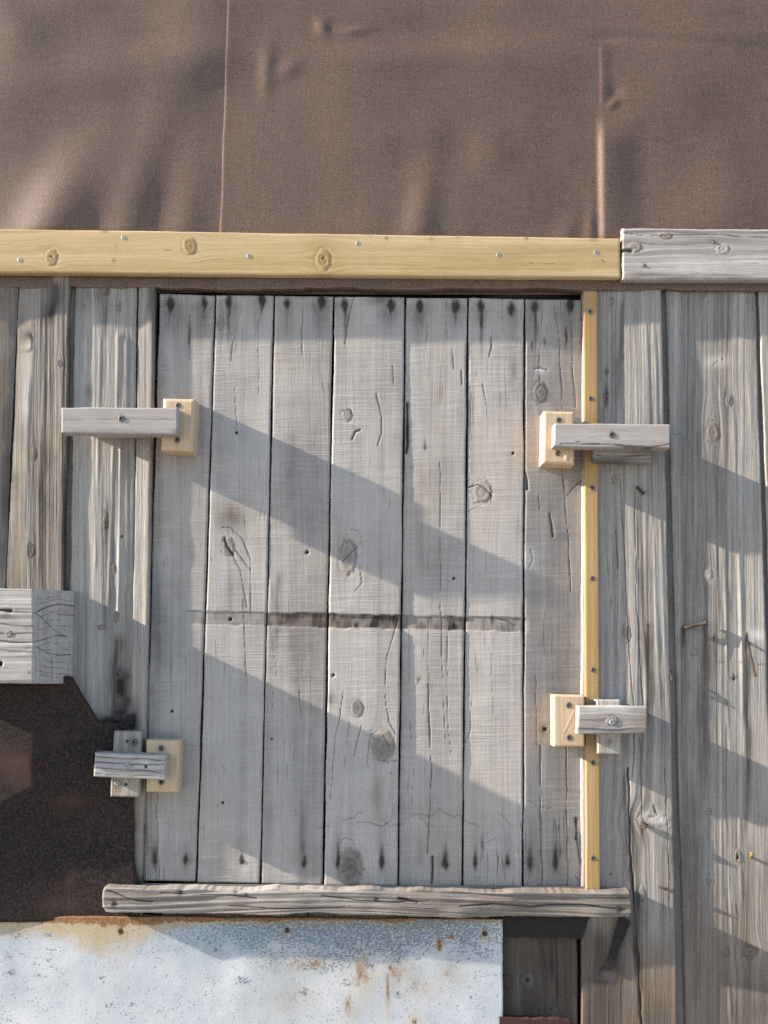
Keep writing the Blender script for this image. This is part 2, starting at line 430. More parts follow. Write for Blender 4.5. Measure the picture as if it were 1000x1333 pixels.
# ---- wood field with traced marks
class Wood:
    def __init__(s, axis='z', seed=0, amp=.5, saw=0.0, tone=.5, con=.8, brown=0.0, fine=3.0, ridge=0.0, marks=(), wander=5.0, extra=None, warp=3.0):
        s.__dict__.update(locals())
    def __call__(s, PX, PY, U, V):
        A, C = (PY, PX) if s.axis == 'z' else (PX, PY)
        w0 = (fbm(A / 420, C / 120, s.seed + 5, 2) - .5) * s.wander * 2
        c = C + w0
        G = np.zeros_like(C); B = np.full_like(C, s.brown); Al = np.zeros_like(C); H = np.zeros_like(C); T = np.zeros_like(C)
        wk = np.zeros_like(C); ringh = np.zeros_like(C); kin = np.zeros_like(C); kc_ = np.zeros_like(C)
        for mk in s.marks:
            if mk[0] == 'knot':
                _, kx, ky, ra, rc, dark = mk           # ra along the grain, rc across
                ka, kc = (ky, kx) if s.axis == 'z' else (kx, ky)
                da = (A - ka) / (ra * 2.2); dc = (C - kc) / (rc * 1.6)
                r2 = da * da + dc * dc
                c = c - (C - kc) * .75 * np.exp(-r2)
                wk = np.maximum(wk, np.exp(-r2 * .8) * min(1, dark * 1.4))
                r = np.sqrt(((A - ka) / ra) ** 2 + ((C - kc) / rc) ** 2) + (vn(A / 4, C / 4, s.seed + 9) - .5) * .25
                inn = sstep(1.15, .8, r)
                kc_ = np.where(inn > kin, r * min(ra, rc) * 1.3 + ka, kc_)
                kin = np.maximum(kin, inn)
                ringh += inn * (np.sin(r * 11) * .2)
                B = np.maximum(B, inn * dark * .7)
                T -= inn * dark * (.40 + .22 * np.sin(r * 13 + 2 * vn(A / 6, C / 6, s.seed + 12)))
                rim = gauss(r - 1.05, .13)
                G = np.maximum(G, rim * .35 * dark * sstep(.45, .8, vn(A / 5, C / 5, s.seed + 31)))
                G = np.maximum(G, sstep(.25, .1, r) * .5 * dark)
                H -= rim * .25; H += inn * .35
        c = np.where(kin > 0, c * (1 - kin) + kin * kc_, c); A0 = A; A = A * (1 - kin * .9)
        g1 = vn(c / s.fine, A / 420, s.seed + 1)
        g2 = vn(c / (s.fine * .45), A / 60, s.seed + 2)
        g3 = vn(c / (s.fine * 2.2), A / 900, s.seed + 3)
        g4 = vn(c / (s.fine * 7), A / 900, s.seed + 4)
        grain = (g1 * .4 + g2 * .25 + g3 * .35)
        A = A0
        H += (grain - .5) * 2 * (s.amp + .18 * wk) + ringh * .6
        if s.ridge:
            H += s.ridge * ((g3 - .5) * 1.1 + (g4 - .5) * 1.2) * (1 - kin)
        if s.saw:
            tilt = (C - C.mean()) * .03
            sw = vn((A + tilt) / 2.6, C / 75, s.seed + 6) * .6 + vn((A + tilt) / 5.5, C / 110, s.seed + 7) * .4
            msk = sstep(.32, .62, fbm(A / 70, C / 40, s.seed + 8, 2))
            H += (sw - .5) * 1.2 * s.saw * (.35 + .65 * msk)
            T += (sw - .5) * .12 * msk
        H += (fbm(A / 60, C / 35, s.seed + 10, 2) - .5) * s.warp
        T += s.tone + (grain - .5) * (s.con + .7 * wk) + (g4 - .5) * .45 * s.con
        for mk in s.marks:
            k = mk[0]
            if k == 'crack':
                _, pts, wd, dp = mk
                xs = [p[0] for p in pts]; ys = [p[1] for p in pts]
                sel = (PX > min(xs) - 8) & (PX < max(xs) + 8) & (PY > min(ys) - 8) & (PY < max(ys) + 8)
                if not sel.any(): continue
                jx = (fbm(PY[sel] / 24, PX[sel] * 0, s.seed + 41, 3) - .5) * 3.0
                jy = (fbm(PX[sel] / 24, PY[sel] * 0, s.seed + 42, 3) - .5) * 3.0
                dd = segdist(PX[sel] + jx, PY[sel] + jy, pts)
                ww = wd * (.25 + 1.1 * vn(PX[sel] / 18, PY[sel] / 18, s.seed + 43))
                t = np.clip(1.25 - dd / ww, 0, 1)
                H[sel] -= t * dp * .55
                G[sel] = np.maximum(G[sel], t * min(.95, .45 + dp * .25))
            elif k == 'nail':                         # black iron bleed round a nail
                _, x, y, rx, up, dn, a = mk
                dx = PX - x + (vn(PY / 9, PX / 9, s.seed + 51) - .5) * 1.5; dy = PY - y
                ry = np.where(dy < 0, up, dn)
                rxx = rx * np.where(dy < 0, np.clip(1 + dy / (up * 2.6), .3, 1), np.clip(1 - dy / (dn * 2.6), .3, 1))
                q = gauss(dx, rxx) * gauss(dy, ry)
                q = q * (.75 + .5 * vn(PX / 2, PY / 8, s.seed + 52))
                G = np.maximum(G, np.clip(q * a, 0, .93))
            elif k == 'hole':
                _, x, y, r = mk
                q = sstep(1.2, .6, np.hypot(PX - x, PY - y) / r)
                H -= q * 2.5; G = np.maximum(G, q)
            elif k == 'blot':                         # soft dirt of its own shape
                _, x, y, rx, ry, ch, a = mk
                n = fbm(PX / 12, PY / 16, s.seed + 61, 3)
                q = np.clip(np.exp(-((PX - x) / rx) ** 2 - ((PY - y) / ry) ** 2) * (.4 + 1.2 * n) * a, 0, .97)
                if ch == 'g': G = np.maximum(G, q)
                elif ch == 'b': B = np.maximum(B, q)
                elif ch == 'p': Al = np.maximum(Al, q)
                elif ch == 't': T -= q
            elif k == 'streak':                       # long mark with the grain, soft sides
                _, x0, y0, x1, y1, wd, ch, a = mk
                if s.axis == 'z':
                    t = (PY - y0) / (y1 - y0); cc = PX - (x0 + (x1 - x0) * t)
                else:
                    t = (PX - x0) / (x1 - x0); cc = PY - (y0 + (y1 - y0) * t)
                q = gauss(cc + (vn(A / 30, A * 0, s.seed + 71) - .5) * wd, wd) * sstep(-.02, .12, t) * sstep(1.05, .7, t)
                q = np.clip(q * a * (.6 + .8 * vn(C / 2.2, A / 70, s.seed + 72)), 0, .97)
                if ch == 'g': G = np.maximum(G, q)
                elif ch == 'b': B = np.maximum(B, q)
                elif ch == 'p': Al = np.maximum(Al, q)
                elif ch == 't': T -= q
                elif ch == 'h': H += gauss(cc, wd) * a * sstep(-.02, .1, t) * sstep(1.03, .9, t)
            elif k == 'step':                         # raised ridge along the grain, sharp on the sunny side
                _, x0, y0, x1, y1, wd, hgt = mk
                t = (PY - y0) / (y1 - y0); cc = PX - (x0 + (x1 - x0) * t) + (fbm(PY / 160, PY * 0, s.seed + 81, 2) - .5) * 3.5
                H += hgt * sstep(-1.5, 1.5, cc) * sstep(wd * 1.6, 2, cc) * sstep(-.02, .08, t) * sstep(1.03, .9, t) * (.5 + .9 * vn(PY / 30, cc * 0, s.seed + 82))
        if s.extra:
            H, T, G, B, Al = s.extra(PX, PY, U, V, H, T, G, B, Al)
        mask = np.stack([np.clip(T, 0, 1), np.clip(G, 0, 1), np.clip(B, 0, 1), np.clip(Al, 0, 1)], -1)
        return H, mask, np.stack([c, A * (1 - kin * .9), np.full_like(c, s.seed * 3.7)], -1)

# ---- fasteners
def disc_mesh(name, r, hgt, mats, recess=.45, seg=12):
    """screw or nail head seen from the front: domed rim with a dark recess"""
    V = []; Fq = []
    prof = [(r, 0), (r, -hgt * .6), (r * .8, -hgt), (r * recess, -hgt)]
    for (rr, y) in prof:
        for i in range(seg):
            a = 2 * math.pi * i / seg
            V.append((rr * math.cos(a), y, rr * math.sin(a)))
    for k in range(len(prof) - 1):
        for i in range(seg):
            j = (i + 1) % seg
            Fq.append((k * seg + i, (k + 1) * seg + i, (k + 1) * seg + j, k * seg + j))
    b0 = (len(prof) - 1) * seg
    me = bpy.data.meshes.new(name)
    c1 = len(V)
    dip = -hgt * (.35 if recess > .2 else 1.05)
    V.append((0, dip, 0))
    F2 = [(b0 + i, c1, b0 + (i + 1) % seg) for i in range(seg)]
    me.from_pydata(V, [], Fq + F2)
    for m in mats: me.materials.append(m)
    for p in me.polygons:
        if len(p.vertices) == 3: p.material_index = len(mats) - 1
    me.update()
    return me
HEAD = {
    'screw': disc_mesh('screw_head', 4.2 * S, 1.2 * S, [M['screw'], M['slot']]),
    'zinc': disc_mesh('zinc_screw_head', 3.8 * S, 1.2 * S, [M['zinc'], M['screw']], .3),
    'nail': disc_mesh('nail_head', 3.2 * S, 1.3 * S, [M['nail']], .15),
    'small': disc_mesh('small_nail_head', 2.2 * S, 1.0 * S, [M['screw']], .15),
}
def fastener(name, kind, px, py, d, parent, size=1.0):
    o = bpy.data.objects.new(name, HEAD[kind])
    COL.objects.link(o)
    o.location = P(px, py, d) - world_base(parent)
    o.rotation_euler = (0, (px * 1.7 + py * .9) % 6.28, 0)
    o.scale = (size, size, size)
    o.parent = parent
    return o
def tube(name, pts, r, mat, parent, seg=8, head=None):
    """bent nail along 3-D points"""
    pts = [Vector(p) for p in pts]
    V = []; Fq = []
    for i, p in enumerate(pts):
        t = (pts[min(i + 1, len(pts) - 1)] - pts[max(i - 1, 0)]).normalized()
        a = t.cross(Vector((.13, .2, 1))).normalized(); b = t.cross(a)
        rr = r[i] if isinstance(r, (list, tuple)) else r
        for k in range(seg):
            q = 2 * math.pi * k / seg
            V.append(p + (a * math.cos(q) + b * math.sin(q)) * rr)
    for i in range(len(pts) - 1):
        for k in range(seg):
            j = (k + 1) % seg
            Fq.append((i * seg + k, i * seg + j, (i + 1) * seg + j, (i + 1) * seg + k))
    c0 = len(V); V.append(pts[0]); c1 = len(V); V.append(pts[-1])
    base = len(pts) * seg - seg
    for k in range(0, seg):
        j = (k + 1) % seg
        Fq.append((c0, j, k)); Fq.append((c1, base + k, base + j))
    me = bpy.data.meshes.new(name)
    wb = Vector(world_base(parent))
    me.from_pydata([v - wb for v in V], [], Fq)
    for p in me.polygons: p.use_smooth = len(p.vertices) == 4
    me.materials.append(mat); me.update()
    o = bpy.data.objects.new(name, me); COL.objects.link(o); o.parent = parent
    return o
def bent_nail(px, py, ex, ey, dd, r, mat, parent, d0=0):
    """sticks out dd and ends at ex, ey (as traced); flattened head at the end"""
    a = P(px, py, d0 - 3); b = P(px + (ex - px) * .12, py + (ey - py) * .12, d0 + dd * .7); c = P(px + (ex - px) * .5, py + (ey - py) * .5, d0 + dd); e = P(ex, ey, d0 + dd * .9)
    e2 = e + (e - c) / np.linalg.norm(e - c) * 1.2 * S
    return tube('nail', [a, b, c, e - (e - c) * .02, e, e2], [r * S, r * S, r * S, r * S, r * 1.7 * S, r * 1.7 * S], mat, parent)

# ------------------------------------------------------------------ ground (below the frame; it throws light back up)
gv = np.array([[-900, -900, 0], [900, -900, 0], [900, 900, 0], [-900, 900, 0]], float)
g = link_mesh('ground', gv, [[0, 1, 2, 3]], M['ground'], None)
g['kind'] = 'structure'

# ------------------------------------------------------------------ the shed wall: boards side by side on a dark backing
wall = thing('shed_wall', 'weathered grey plank wall of the shed around the boarded hatch', 'wall', tuple(P(500, 1820, 0)))
def box_mesh(name, x0, x1, y0, y1, d0, d1, mat, parent):
    """plain block, corners in layout units at the wall face"""
    c = [P(x, y, 0) for x, y in ((x0, y0), (x1, y0), (x1, y1), (x0, y1))]
    V = []
    for dd in (d0, d1):
        for p in c: V.append((p[0], -dd * S, p[2]))
    fc = [[4, 7, 6, 5], [0, 1, 2, 3], [0, 4, 5, 1], [1, 5, 6, 2], [2, 6, 7, 3], [3, 7, 4, 0]]
    return link_mesh(name, V, fc, mat, parent, np.tile([.3, 0, 0, 0], (8, 1)))
box_mesh('backing', -700, 1700, -330, 1830, -40, -27, M['black'], wall)

BOT = 1825
def at_y(x0, y0, x1, y1, y): return x0 + (x1 - x0) * (y - y0) / (y1 - y0)
def wall_board(xt, xb, yt, yb, d, wood, thick=22, step=1.0, stepy=2.6, cup=0, rnd=2.0, seed=1, wob=.7, ytop=350, ybot=BOT, outline=None):
    """xt, xb: (left, right) at yt and at yb, drawn on to ytop and ybot"""
    l0, r0 = (at_y(xt[k], yt, xb[k], yb, ytop) for k in (0, 1))
    l1, r1 = (at_y(xt[k], yt, xb[k], yb, ybot) for k in (0, 1))
    return slab('board', wall, M['wall'], (l0, ytop), (r0, ytop), (r1, ybot), (l1, ybot), d, thick, wood, step, stepy, rnd, wob, seed, cup, outline=outline)

def low_brown(y0=1000, y1=1333, a=.75, base=0.0):
    """the lower boards are browner (less bleached)"""
    def f(PX, PY, U, V, H, T, G, B, Al):
        n = fbm(PX / 30, PY / 160, 77, 3)
        q = sstep(y0, y1, PY + (n - .5) * 300) * a + base
        B = np.maximum(B, np.clip(q * (.5 + n), 0, .9))
        T = T - q * .35
        return H, T, G, B, Al
    return f

def low_dirty(PX, PY, U, V, H, T, G, B, Al):
    n = fbm(PX / 12, PY / 120, 78, 3)
    G = np.maximum(G, .42 + .45 * n)
    return H, T, G, np.maximum(B, .6), Al
_lb = low_brown(1060, 1360, .62)
def low_r1(PX, PY, U, V, H, T, G, B, Al):
    H, T, G, B, Al = _lb(PX, PY, U, V, H, T, G, B, Al)
    n = fbm(PX / 12, PY / 120, 79, 3)
    G = np.maximum(G, sstep(1190, 1225, PY) * sstep(835, 800, PX + (n - .5) * 20) * (.25 + .6 * n))
    G = np.maximum(G, sstep(1230, 1360, PY + (n - .5) * 60) * (.2 + .4 * n))
    return H, T, G, B, Al
# left of the hatch
wall_board((-62, 23), (-76, 6), 375, 765, (2, 1, 1, 2), Wood(seed=11, wander=3, warp=1.0, amp=0.39, ridge=0.23, tone=.25, con=1.0, brown=.30, fine=2.0, marks=[
    ('streak', 10, 360, 2, 800, 7, 'b', .8), ('streak', 18, 360, 6, 800, 3, 'g', .5)]), seed=11)
wall_board((25, 90), (8, 82), 375, 765, (1, 4, 4, 1), Wood(seed=12, wander=3, warp=1.0, amp=0.49, ridge=0.32, tone=.30, con=1.15, brown=.25, fine=1.8, marks=[
    ('streak', 75, 365, 62, 430, 9, 'g', .7), ('streak', 26, 600, 14, 800, 7, 'g', .8), ('streak', 60, 560, 50, 800, 9, 'g', .55), ('streak', 88, 420, 80, 800, 4, 'g', .55),
    ('knot', 41, 716, 9, 4, .8), ('knot', 43, 590, 9, 4, .6), ('knot', 38, 445, 14, 4, .4), ('knot', 79, 473, 4, 3, .4),
    ('step', 37, 400, 30, 760, 5, 0.54), ('step', 58, 400, 48, 760, 4, 0.42), ('streak', 40, 440, 36, 560, 5, 'p', .7)]), seed=12)
wall_board((98, 178), (88, 172), 375, 940, (-2, -1, -1, -2), Wood(seed=13, wander=3, warp=1.0, amp=0.22, ridge=0.18, tone=.56, con=.8, fine=2.0, brown=.02, marks=[
    ('knot', 137, 380, 5, 7, .8), ('knot', 155, 400, 7, 3, .3), ('streak', 142, 370, 138, 450, 4, 'g', .5), ('blot', 118, 385, 22, 22, 't', .35),
    ('step', 152, 430, 150, 560, 9, 1.32), ('step', 162, 440, 160, 540, 6, 0.78), ('step', 147, 570, 139, 800, 3.5, 0.84), ('step', 156, 560, 152, 830, 4, 1.44), ('step', 164, 430, 162, 800, 4, 0.72),
    ('step', 130, 430, 122, 760, 3, 0.42), ('step', 112, 420, 105, 900, 3, 0.30),
    ('knot', 138, 678, 12, 3, .8), ('nail', 138, 680, 2.5, 8, 28, .75), ('knot', 148, 740, 7, 3, .6), ('knot', 152, 803, 7, 4, .6), ('knot', 132, 816, 3, 5, .6),
    ('blot', 158, 915, 16, 60, 'g', .95), ('blot', 150, 945, 34, 14, 'g', 1.2), ('streak', 140, 640, 134, 840, 5, 't', .45), ('hole', 153, 878, 2), ('hole', 159, 698, 1.6),
    ('blot', 116, 510, 5, 10, 'g', .35), ('blot', 112, 600, 12, 60, 'p', .25), ('streak', 155, 820, 150, 960, 8, 'g', .7)]), seed=13, cup=1.5)
wall_board((180.5, 202), (165, 186), 375, 1150, (-1, 2, 2, -1), Wood(seed=14, wander=3, warp=1.0, amp=0.17, ridge=0.14, tone=.58, con=.7, fine=2.6, marks=[
    ('streak', 200, 370, 194, 800, 3, 'b', .55), ('blot', 172, 1090, 16, 100, 'b', .8), ('step', 192, 560, 186, 880, 8, 0.60), ('blot', 198, 390, 8, 30, 'g', .6),
    ('streak', 191, 370, 188, 560, 2, 'g', .4), ('blot', 176, 1150, 20, 18, 'g', .8), ('blot', 172, 940, 10, 30, 'g', .8)]), seed=14, rnd=3)
# right of the hatch
wall_board((759, 861), (757, 880), 378, 1240, (-2, 2.5, 3.5, -2), Wood(seed=21, wander=3, warp=1.0, amp=0.24, ridge=0.23, tone=.5, con=.9, fine=1.9, extra=low_r1, marks=[
    ('knot', 797, 393, 4, 3, .8), ('streak', 808, 380, 803, 560, 4, 'g', .5), ('nail', 806, 461, 2, 10, 10, .6), ('nail', 811, 465, 2.2, 4, 4, .8),
    ('nail', 789, 516, 3, 24, 20, .8), ('knot', 790, 484, 4, 3, .6), ('crack', [(795, 390), (798, 470), (797, 560)], .8, .8), ('crack', [(787, 520), (786, 560)], .8, .8),
    ('crack', [(805, 602), (812, 700), (818, 820), (826, 940), (824, 1010)], .8, 1.0), ('crack', [(826, 640), (829, 780), (838, 930)], .9, 1.2), ('streak', 828, 640, 846, 930, 3, 'g', .6),
    ('knot', 799, 625, 4, 3, .5), ('knot', 815, 824, 12, 6, .5), ('crack', [(802, 690), (804, 740)], .9, 1.0), ('nail', 844, 815, 3, 6, 100, .65), ('nail', 844, 815, 3, 5, 5, .9), ('streak', 840, 820, 848, 940, 6, 't', .5),
    ('step', 824, 420, 840, 950, 26, 0.66), ('step', 848, 400, 868, 940, 4, 0.42), ('step', 838, 400, 858, 940, 3, 0.42), ('step', 856, 420, 874, 940, 3, 0.30),
    ('knot', 852, 1067, 9, 22, .35), ('blot', 853, 1066, 22, 9, 'p', .9), ('nail', 836, 1072, 2.5, 6, 36, .85), ('crack', [(851, 1049), (856, 1061), (868, 1062)], 1, 1.4), ('crack', [(836, 1065), (852, 1062)], .8, 1),
    ('crack', [(818, 1000), (820, 1110), (830, 1230), (836, 1345)], 2.0, 3.0), ('streak', 818, 1030, 834, 1345, 6, 'g', .75), ('streak', 813, 1000, 816, 1150, 3, 'g', .5),
    ('knot', 836, 1163, 9, 4, .4), ('knot', 789, 1265, 6, 9, .9), ('blot', 790, 1270, 12, 6, 'p', .5), ('crack', [(780, 1268), (790, 1264), (798, 1265)], 1, 1.2),
    ('blot', 800, 1330, 50, 50, 'g', .3), ('streak', 766, 1200, 762, 1345, 3, 'g', .4), ('crack', [(833, 960), (836, 1060)], .8, 1.2), ('crack', [(866, 1000), (872, 1190)], .7, 1.0)]), seed=21, cup=1.0)
wall_board((867, 983), (890, 1010), 378, 1240, (-3, -1, -1, -3), Wood(seed=22, wander=3, warp=1.0, amp=0.27, ridge=0.25, tone=.46, con=.9, fine=1.9, brown=.04, extra=low_brown(980, 1370, .55), marks=[
    ('knot', 916, 382, 5, 4, .6), ('blot', 935, 470, 16, 8, 'p', .7), ('crack', [(929, 474), (936, 468), (946, 466)], 1.2, 1.2), ('knot', 928, 562, 14, 8, .45), ('knot', 950, 521, 7, 5, .5),
    ('knot', 922, 747, 7, 5, .4), ('blot', 924, 750, 5, 9, 'p', .6), ('step', 900, 430, 912, 560, 6, 0.29), ('step', 937, 500, 944, 640, 5, 0.47), ('step', 953, 520, 966, 940, 4, 0.50), ('step', 943, 700, 946, 960, 3.2, 0.72),
    ('step', 931, 700, 934, 815, 3, 0.47), ('step', 939, 700, 945, 860, 3, 0.54), ('step', 961, 700, 968, 1000, 4, 0.47), ('step', 972, 470, 985, 680, 6, 0.36),
    ('nail', 889, 820, 3.5, 6, 34, .9), ('nail', 918, 812, 3, 8, 70, .7), ('streak', 917, 815, 914, 1060, 6, 't', .5), ('nail', 930, 830, 2, 6, 6, .95), ('nail', 930, 838, 3, 5, 90, .35),
    ('nail', 972, 828, 3, 6, 26, .95), ('streak', 974, 830, 974, 1120, 5, 'g', .62), ('streak', 974, 1090, 974, 1345, 5, 't', .5), ('blot', 985, 826, 16, 7, 'p', .8),
    ('knot', 956, 882, 4, 3, .7), ('hole', 956, 882, 1.8), ('knot', 904, 850, 4, 4, .3), ('knot', 961, 1116, 10, 4, .5), ('hole', 961, 1116, 2), ('knot', 923, 1147, 4, 4, .4), ('knot', 924, 1058, 4, 3, .4),
    ('step', 945, 1060, 953, 1250, 3, 0.47), ('step', 962, 1050, 965, 1180, 3, 0.43), ('step', 944, 1165, 950, 1330, 3, 0.54), ('knot', 977, 1239, 8, 10, .9), ('knot', 945, 1240, 5, 4, .8),
    ('streak', 900, 1000, 904, 1345, 8, 't', .3), ('blot', 990, 1320, 50, 50, 'g', .35), ('blot', 895, 780, 8, 200, 't', .2), ('crack', [(916, 861), (960, 862), (998, 866)], .6, .35), ('crack', [(958, 1180), (964, 1197)], .8, .5)]), seed=22, cup=-1.6)
wall_board((988, 1090), (1018, 1120), 378, 1240, (0, 0, 0, 0), Wood(seed=23, wander=3, warp=1.0, amp=0.29, ridge=0.23, tone=.55, con=.9, fine=3.0, brown=.05), seed=23)
# below the sill on the right: one shorter board beside the painted sheet
wall_board((560, 752), (560, 753), 1200, 1333, (-6, -6, -5, -5), Wood(seed=24, wander=3, warp=1.0, amp=0.34, ridge=0.23, tone=.12, con=.8, fine=2.0, brown=.62, extra=low_dirty, marks=[
    ('knot', 660, 1278, 10, 8, .9), ('knot', 688, 1276, 13, 10, .6), ('hole', 687, 1276, 3.2), ('blot', 690, 1277, 13, 12, 'p', .35), ('step', 700, 1245, 706, 1340, 5, 1.50), ('step', 712, 1215, 707, 1340, 3, 0.96), ('streak', 722, 1200, 720, 1345, 9, 'g', .85), ('streak', 744, 1200, 744, 1345, 4, 'g', .6),
    ('crack', [(702, 1222), (712, 1260), (708, 1340)], 1.2, 2)]), seed=24, ytop=1160, rnd=3)
wall_board((210, 400), (210, 400), 1200, 1333, -6, Wood(seed=25, amp=.6, tone=.4, brown=.3), seed=25, ytop=1160, step=8, stepy=16)
wall_board((402, 558), (402, 558), 1200, 1333, -6, Wood(seed=26, amp=.6, tone=.4, brown=.3), seed=26, ytop=1160, step=8, stepy=16)
# boards beyond the frame, both sides
for i, (a, b) in enumerate(((-470, -362), (-358, -268), (-264, -170), (-166, -72), (1128, 1236), (1240, 1335), (1339, 1450))):
    wall_board((a, b), (a - (14 if a < 0 else -14), b - (14 if a < 0 else -14)), 378, 1240, (0, 1, 1, 0), Wood(seed=40 + i, amp=.6, ridge=.5, tone=.5, con=.9, brown=.15), seed=40 + i, step=6, stepy=12)

# rebated edges seen down in the joints
for i, (xt, xb) in enumerate((((860, 870), (878, 893)), ((981, 992), (1008, 1022)), ((88, 100), (78, 92)), ((20, 28), (4, 12)))):
    yb_ = 1240 if xt[0] > 500 else 765
    wall_board(xt, xb, 378, yb_, -9, Wood(seed=60 + i, amp=.1, tone=.30, con=.3, brown=.1), thick=10, step=2, stepy=6, rnd=0, wob=0, seed=60 + i)
# nails left in the boards
boards = [o for o in wall.children if o.name.startswith('board')]
R1, R2, LB = boards[4], boards[5], boards[2]
bent_nail(829, 634, 837, 642, 9, 1.9, M['nail'], R1)
bent_nail(889, 818, 918, 811, 7, 2.1, M['nail'], R2, -4)
bent_nail(973, 834, 983, 879, 9, 1.7, M['nail'], R2, -2)
bent_nail(872, 874, 875, 884, 5, 1.6, M['nail'], R1)
bent_nail(836, 1072, 839, 1075, 8, 2.6, M['nail'], R1)
bent_nail(856, 1154, 876, 1159, 5, 1.3, M['nail'], R1)
bent_nail(978, 1116, 979, 1112, 8, 2.0, M['brass'], R2)
fastener('nail', 'small', 844, 814, 1.0, R1)
fastener('nail', 'small', 833, 1170, 0.6, R1)
fastener('nail', 'zinc', 879, 562, -1.5, R2, .8)
fastener('nail', 'small', 811, 465, 0.2, R1)
fastener('nail', 'small', 790, 516, -.5, R1)
fastener('nail', 'small', 795, 1138, 0, R1, .9)

# ------------------------------------------------------------------ hatch: seven planks, recessed a little
door = thing('hatch_door', 'pale grey hatch door of seven upright weathered planks with rows of rusty nails', 'hatch door', tuple(P(475, 1150, -5)))
scar = lambda y0=799, y1=818: (y0, y1)
def scarf(PX, PY, U, V, H, T, G, B, Al):
    """worn strip across the door where a batten used to sit"""
    n = fbm(PX / 14, PY / 7, 91, 3)
    yc = 799 + (PX - 430) * .022
    inb = sstep(yc - .7, yc + .7, PY + (n - .5) * 3) * sstep(yc + 18.7, yc + 17.3, PY + (n - .5) * 4)
    s4 = sstep(424, 428, PX) * sstep(522, 518, PX)
    lev = np.where(PX < 345, .42, np.where(PX < 424, .80, np.where(PX < 521, 1.0, np.where(PX < 585, .55, np.where(PX < 607, 1.0, .5)))))
    lev = lev * sstep(238, 275, PX) * sstep(690, 680, PX)
    q = inb * lev
    wear = vn(PX / 5, PY / 9, 93)
    B = np.maximum(B, q * (.55 + .5 * wear))
    G = np.maximum(G, q * np.clip((vn(PX / 8, PY / 12, 97) * .6 + vn(PX / 2.5, PY / 20, 98) * .4 - .42) * 2.6, .12, .9))
    H = H - q * 2.2
    edge = gauss(PY - yc, 1.2) * lev * .7 + gauss(PY - yc - 18, 1.0) * lev * .35
    G = np.maximum(G, edge * sstep(.3, .6, n) * sstep(238, 275, PX))
    # brown tide line low on the planks
    yt = 1068 + (fbm(PX / 26, PX * 0, 95, 3) - .5) * 34
    B = np.maximum(B, gauss(PY - yt, 1.3) * .55 * sstep(.35, .6, vn(PX / 22, PY * 0, 96)) * sstep(360, 400, PX))
    B = np.maximum(B, sstep(1060, 1160, PY + (n - .5) * 120) * .16)
    return H, T, G, B, Al
D0 = -5.0
top_nails = [(222, 396), (266, 396), (298, 394), (341, 391), (374, 396), (419, 394), (449, 397), (509, 399), (546, 399), (593, 401), (626, 399), (666, 402), (697, 401), (742, 399)]
bot_nails = [(202, 1121), (242, 1119), (315, 1121), (396, 1124), (440, 1124), (497, 1123), (580, 1126), (619, 1124), (661, 1123), (690, 1125), (723, 1125)]
def nmarks(x0, x1):
    out = []
    rs = np.random.RandomState(int(x0))
    for x, y in top_nails:
        if x0 < x < x1:
            k = rs.rand(); out.append(('nail', x + rs.rand() - .5, y - 1, 5.0 + k * 2.2, 8 + rs.rand() * 5, 9 + rs.rand() * 7, 1.25))
            out.append(('nail', x + rs.rand() * 2 - 1, y + 6, 2.0 + rs.rand() * 1.6, 6, 8 + rs.rand() * 40, .5 + .5 * rs.rand()))
            out.append(('nail', x + rs.rand() * 6 - 3, y + 4, 9 + 6 * rs.rand(), 12, 20 + 24 * rs.rand(), .25 + .3 * rs.rand()))
    for x, y in bot_nails:
        if x0 < x < x1:
            out.append(('nail', x, y, 3.0 + rs.rand() * 2.2, 10 + rs.rand() * rs.rand() * 60, 6 + rs.rand() * 5, .95 + .35 * rs.rand()))
            out.append(('nail', x + rs.rand() * 4 - 2, y + 2, 6 + 4 * rs.rand(), 20 + 40 * rs.rand(), 10, .15 + .25 * rs.rand()))
    return out
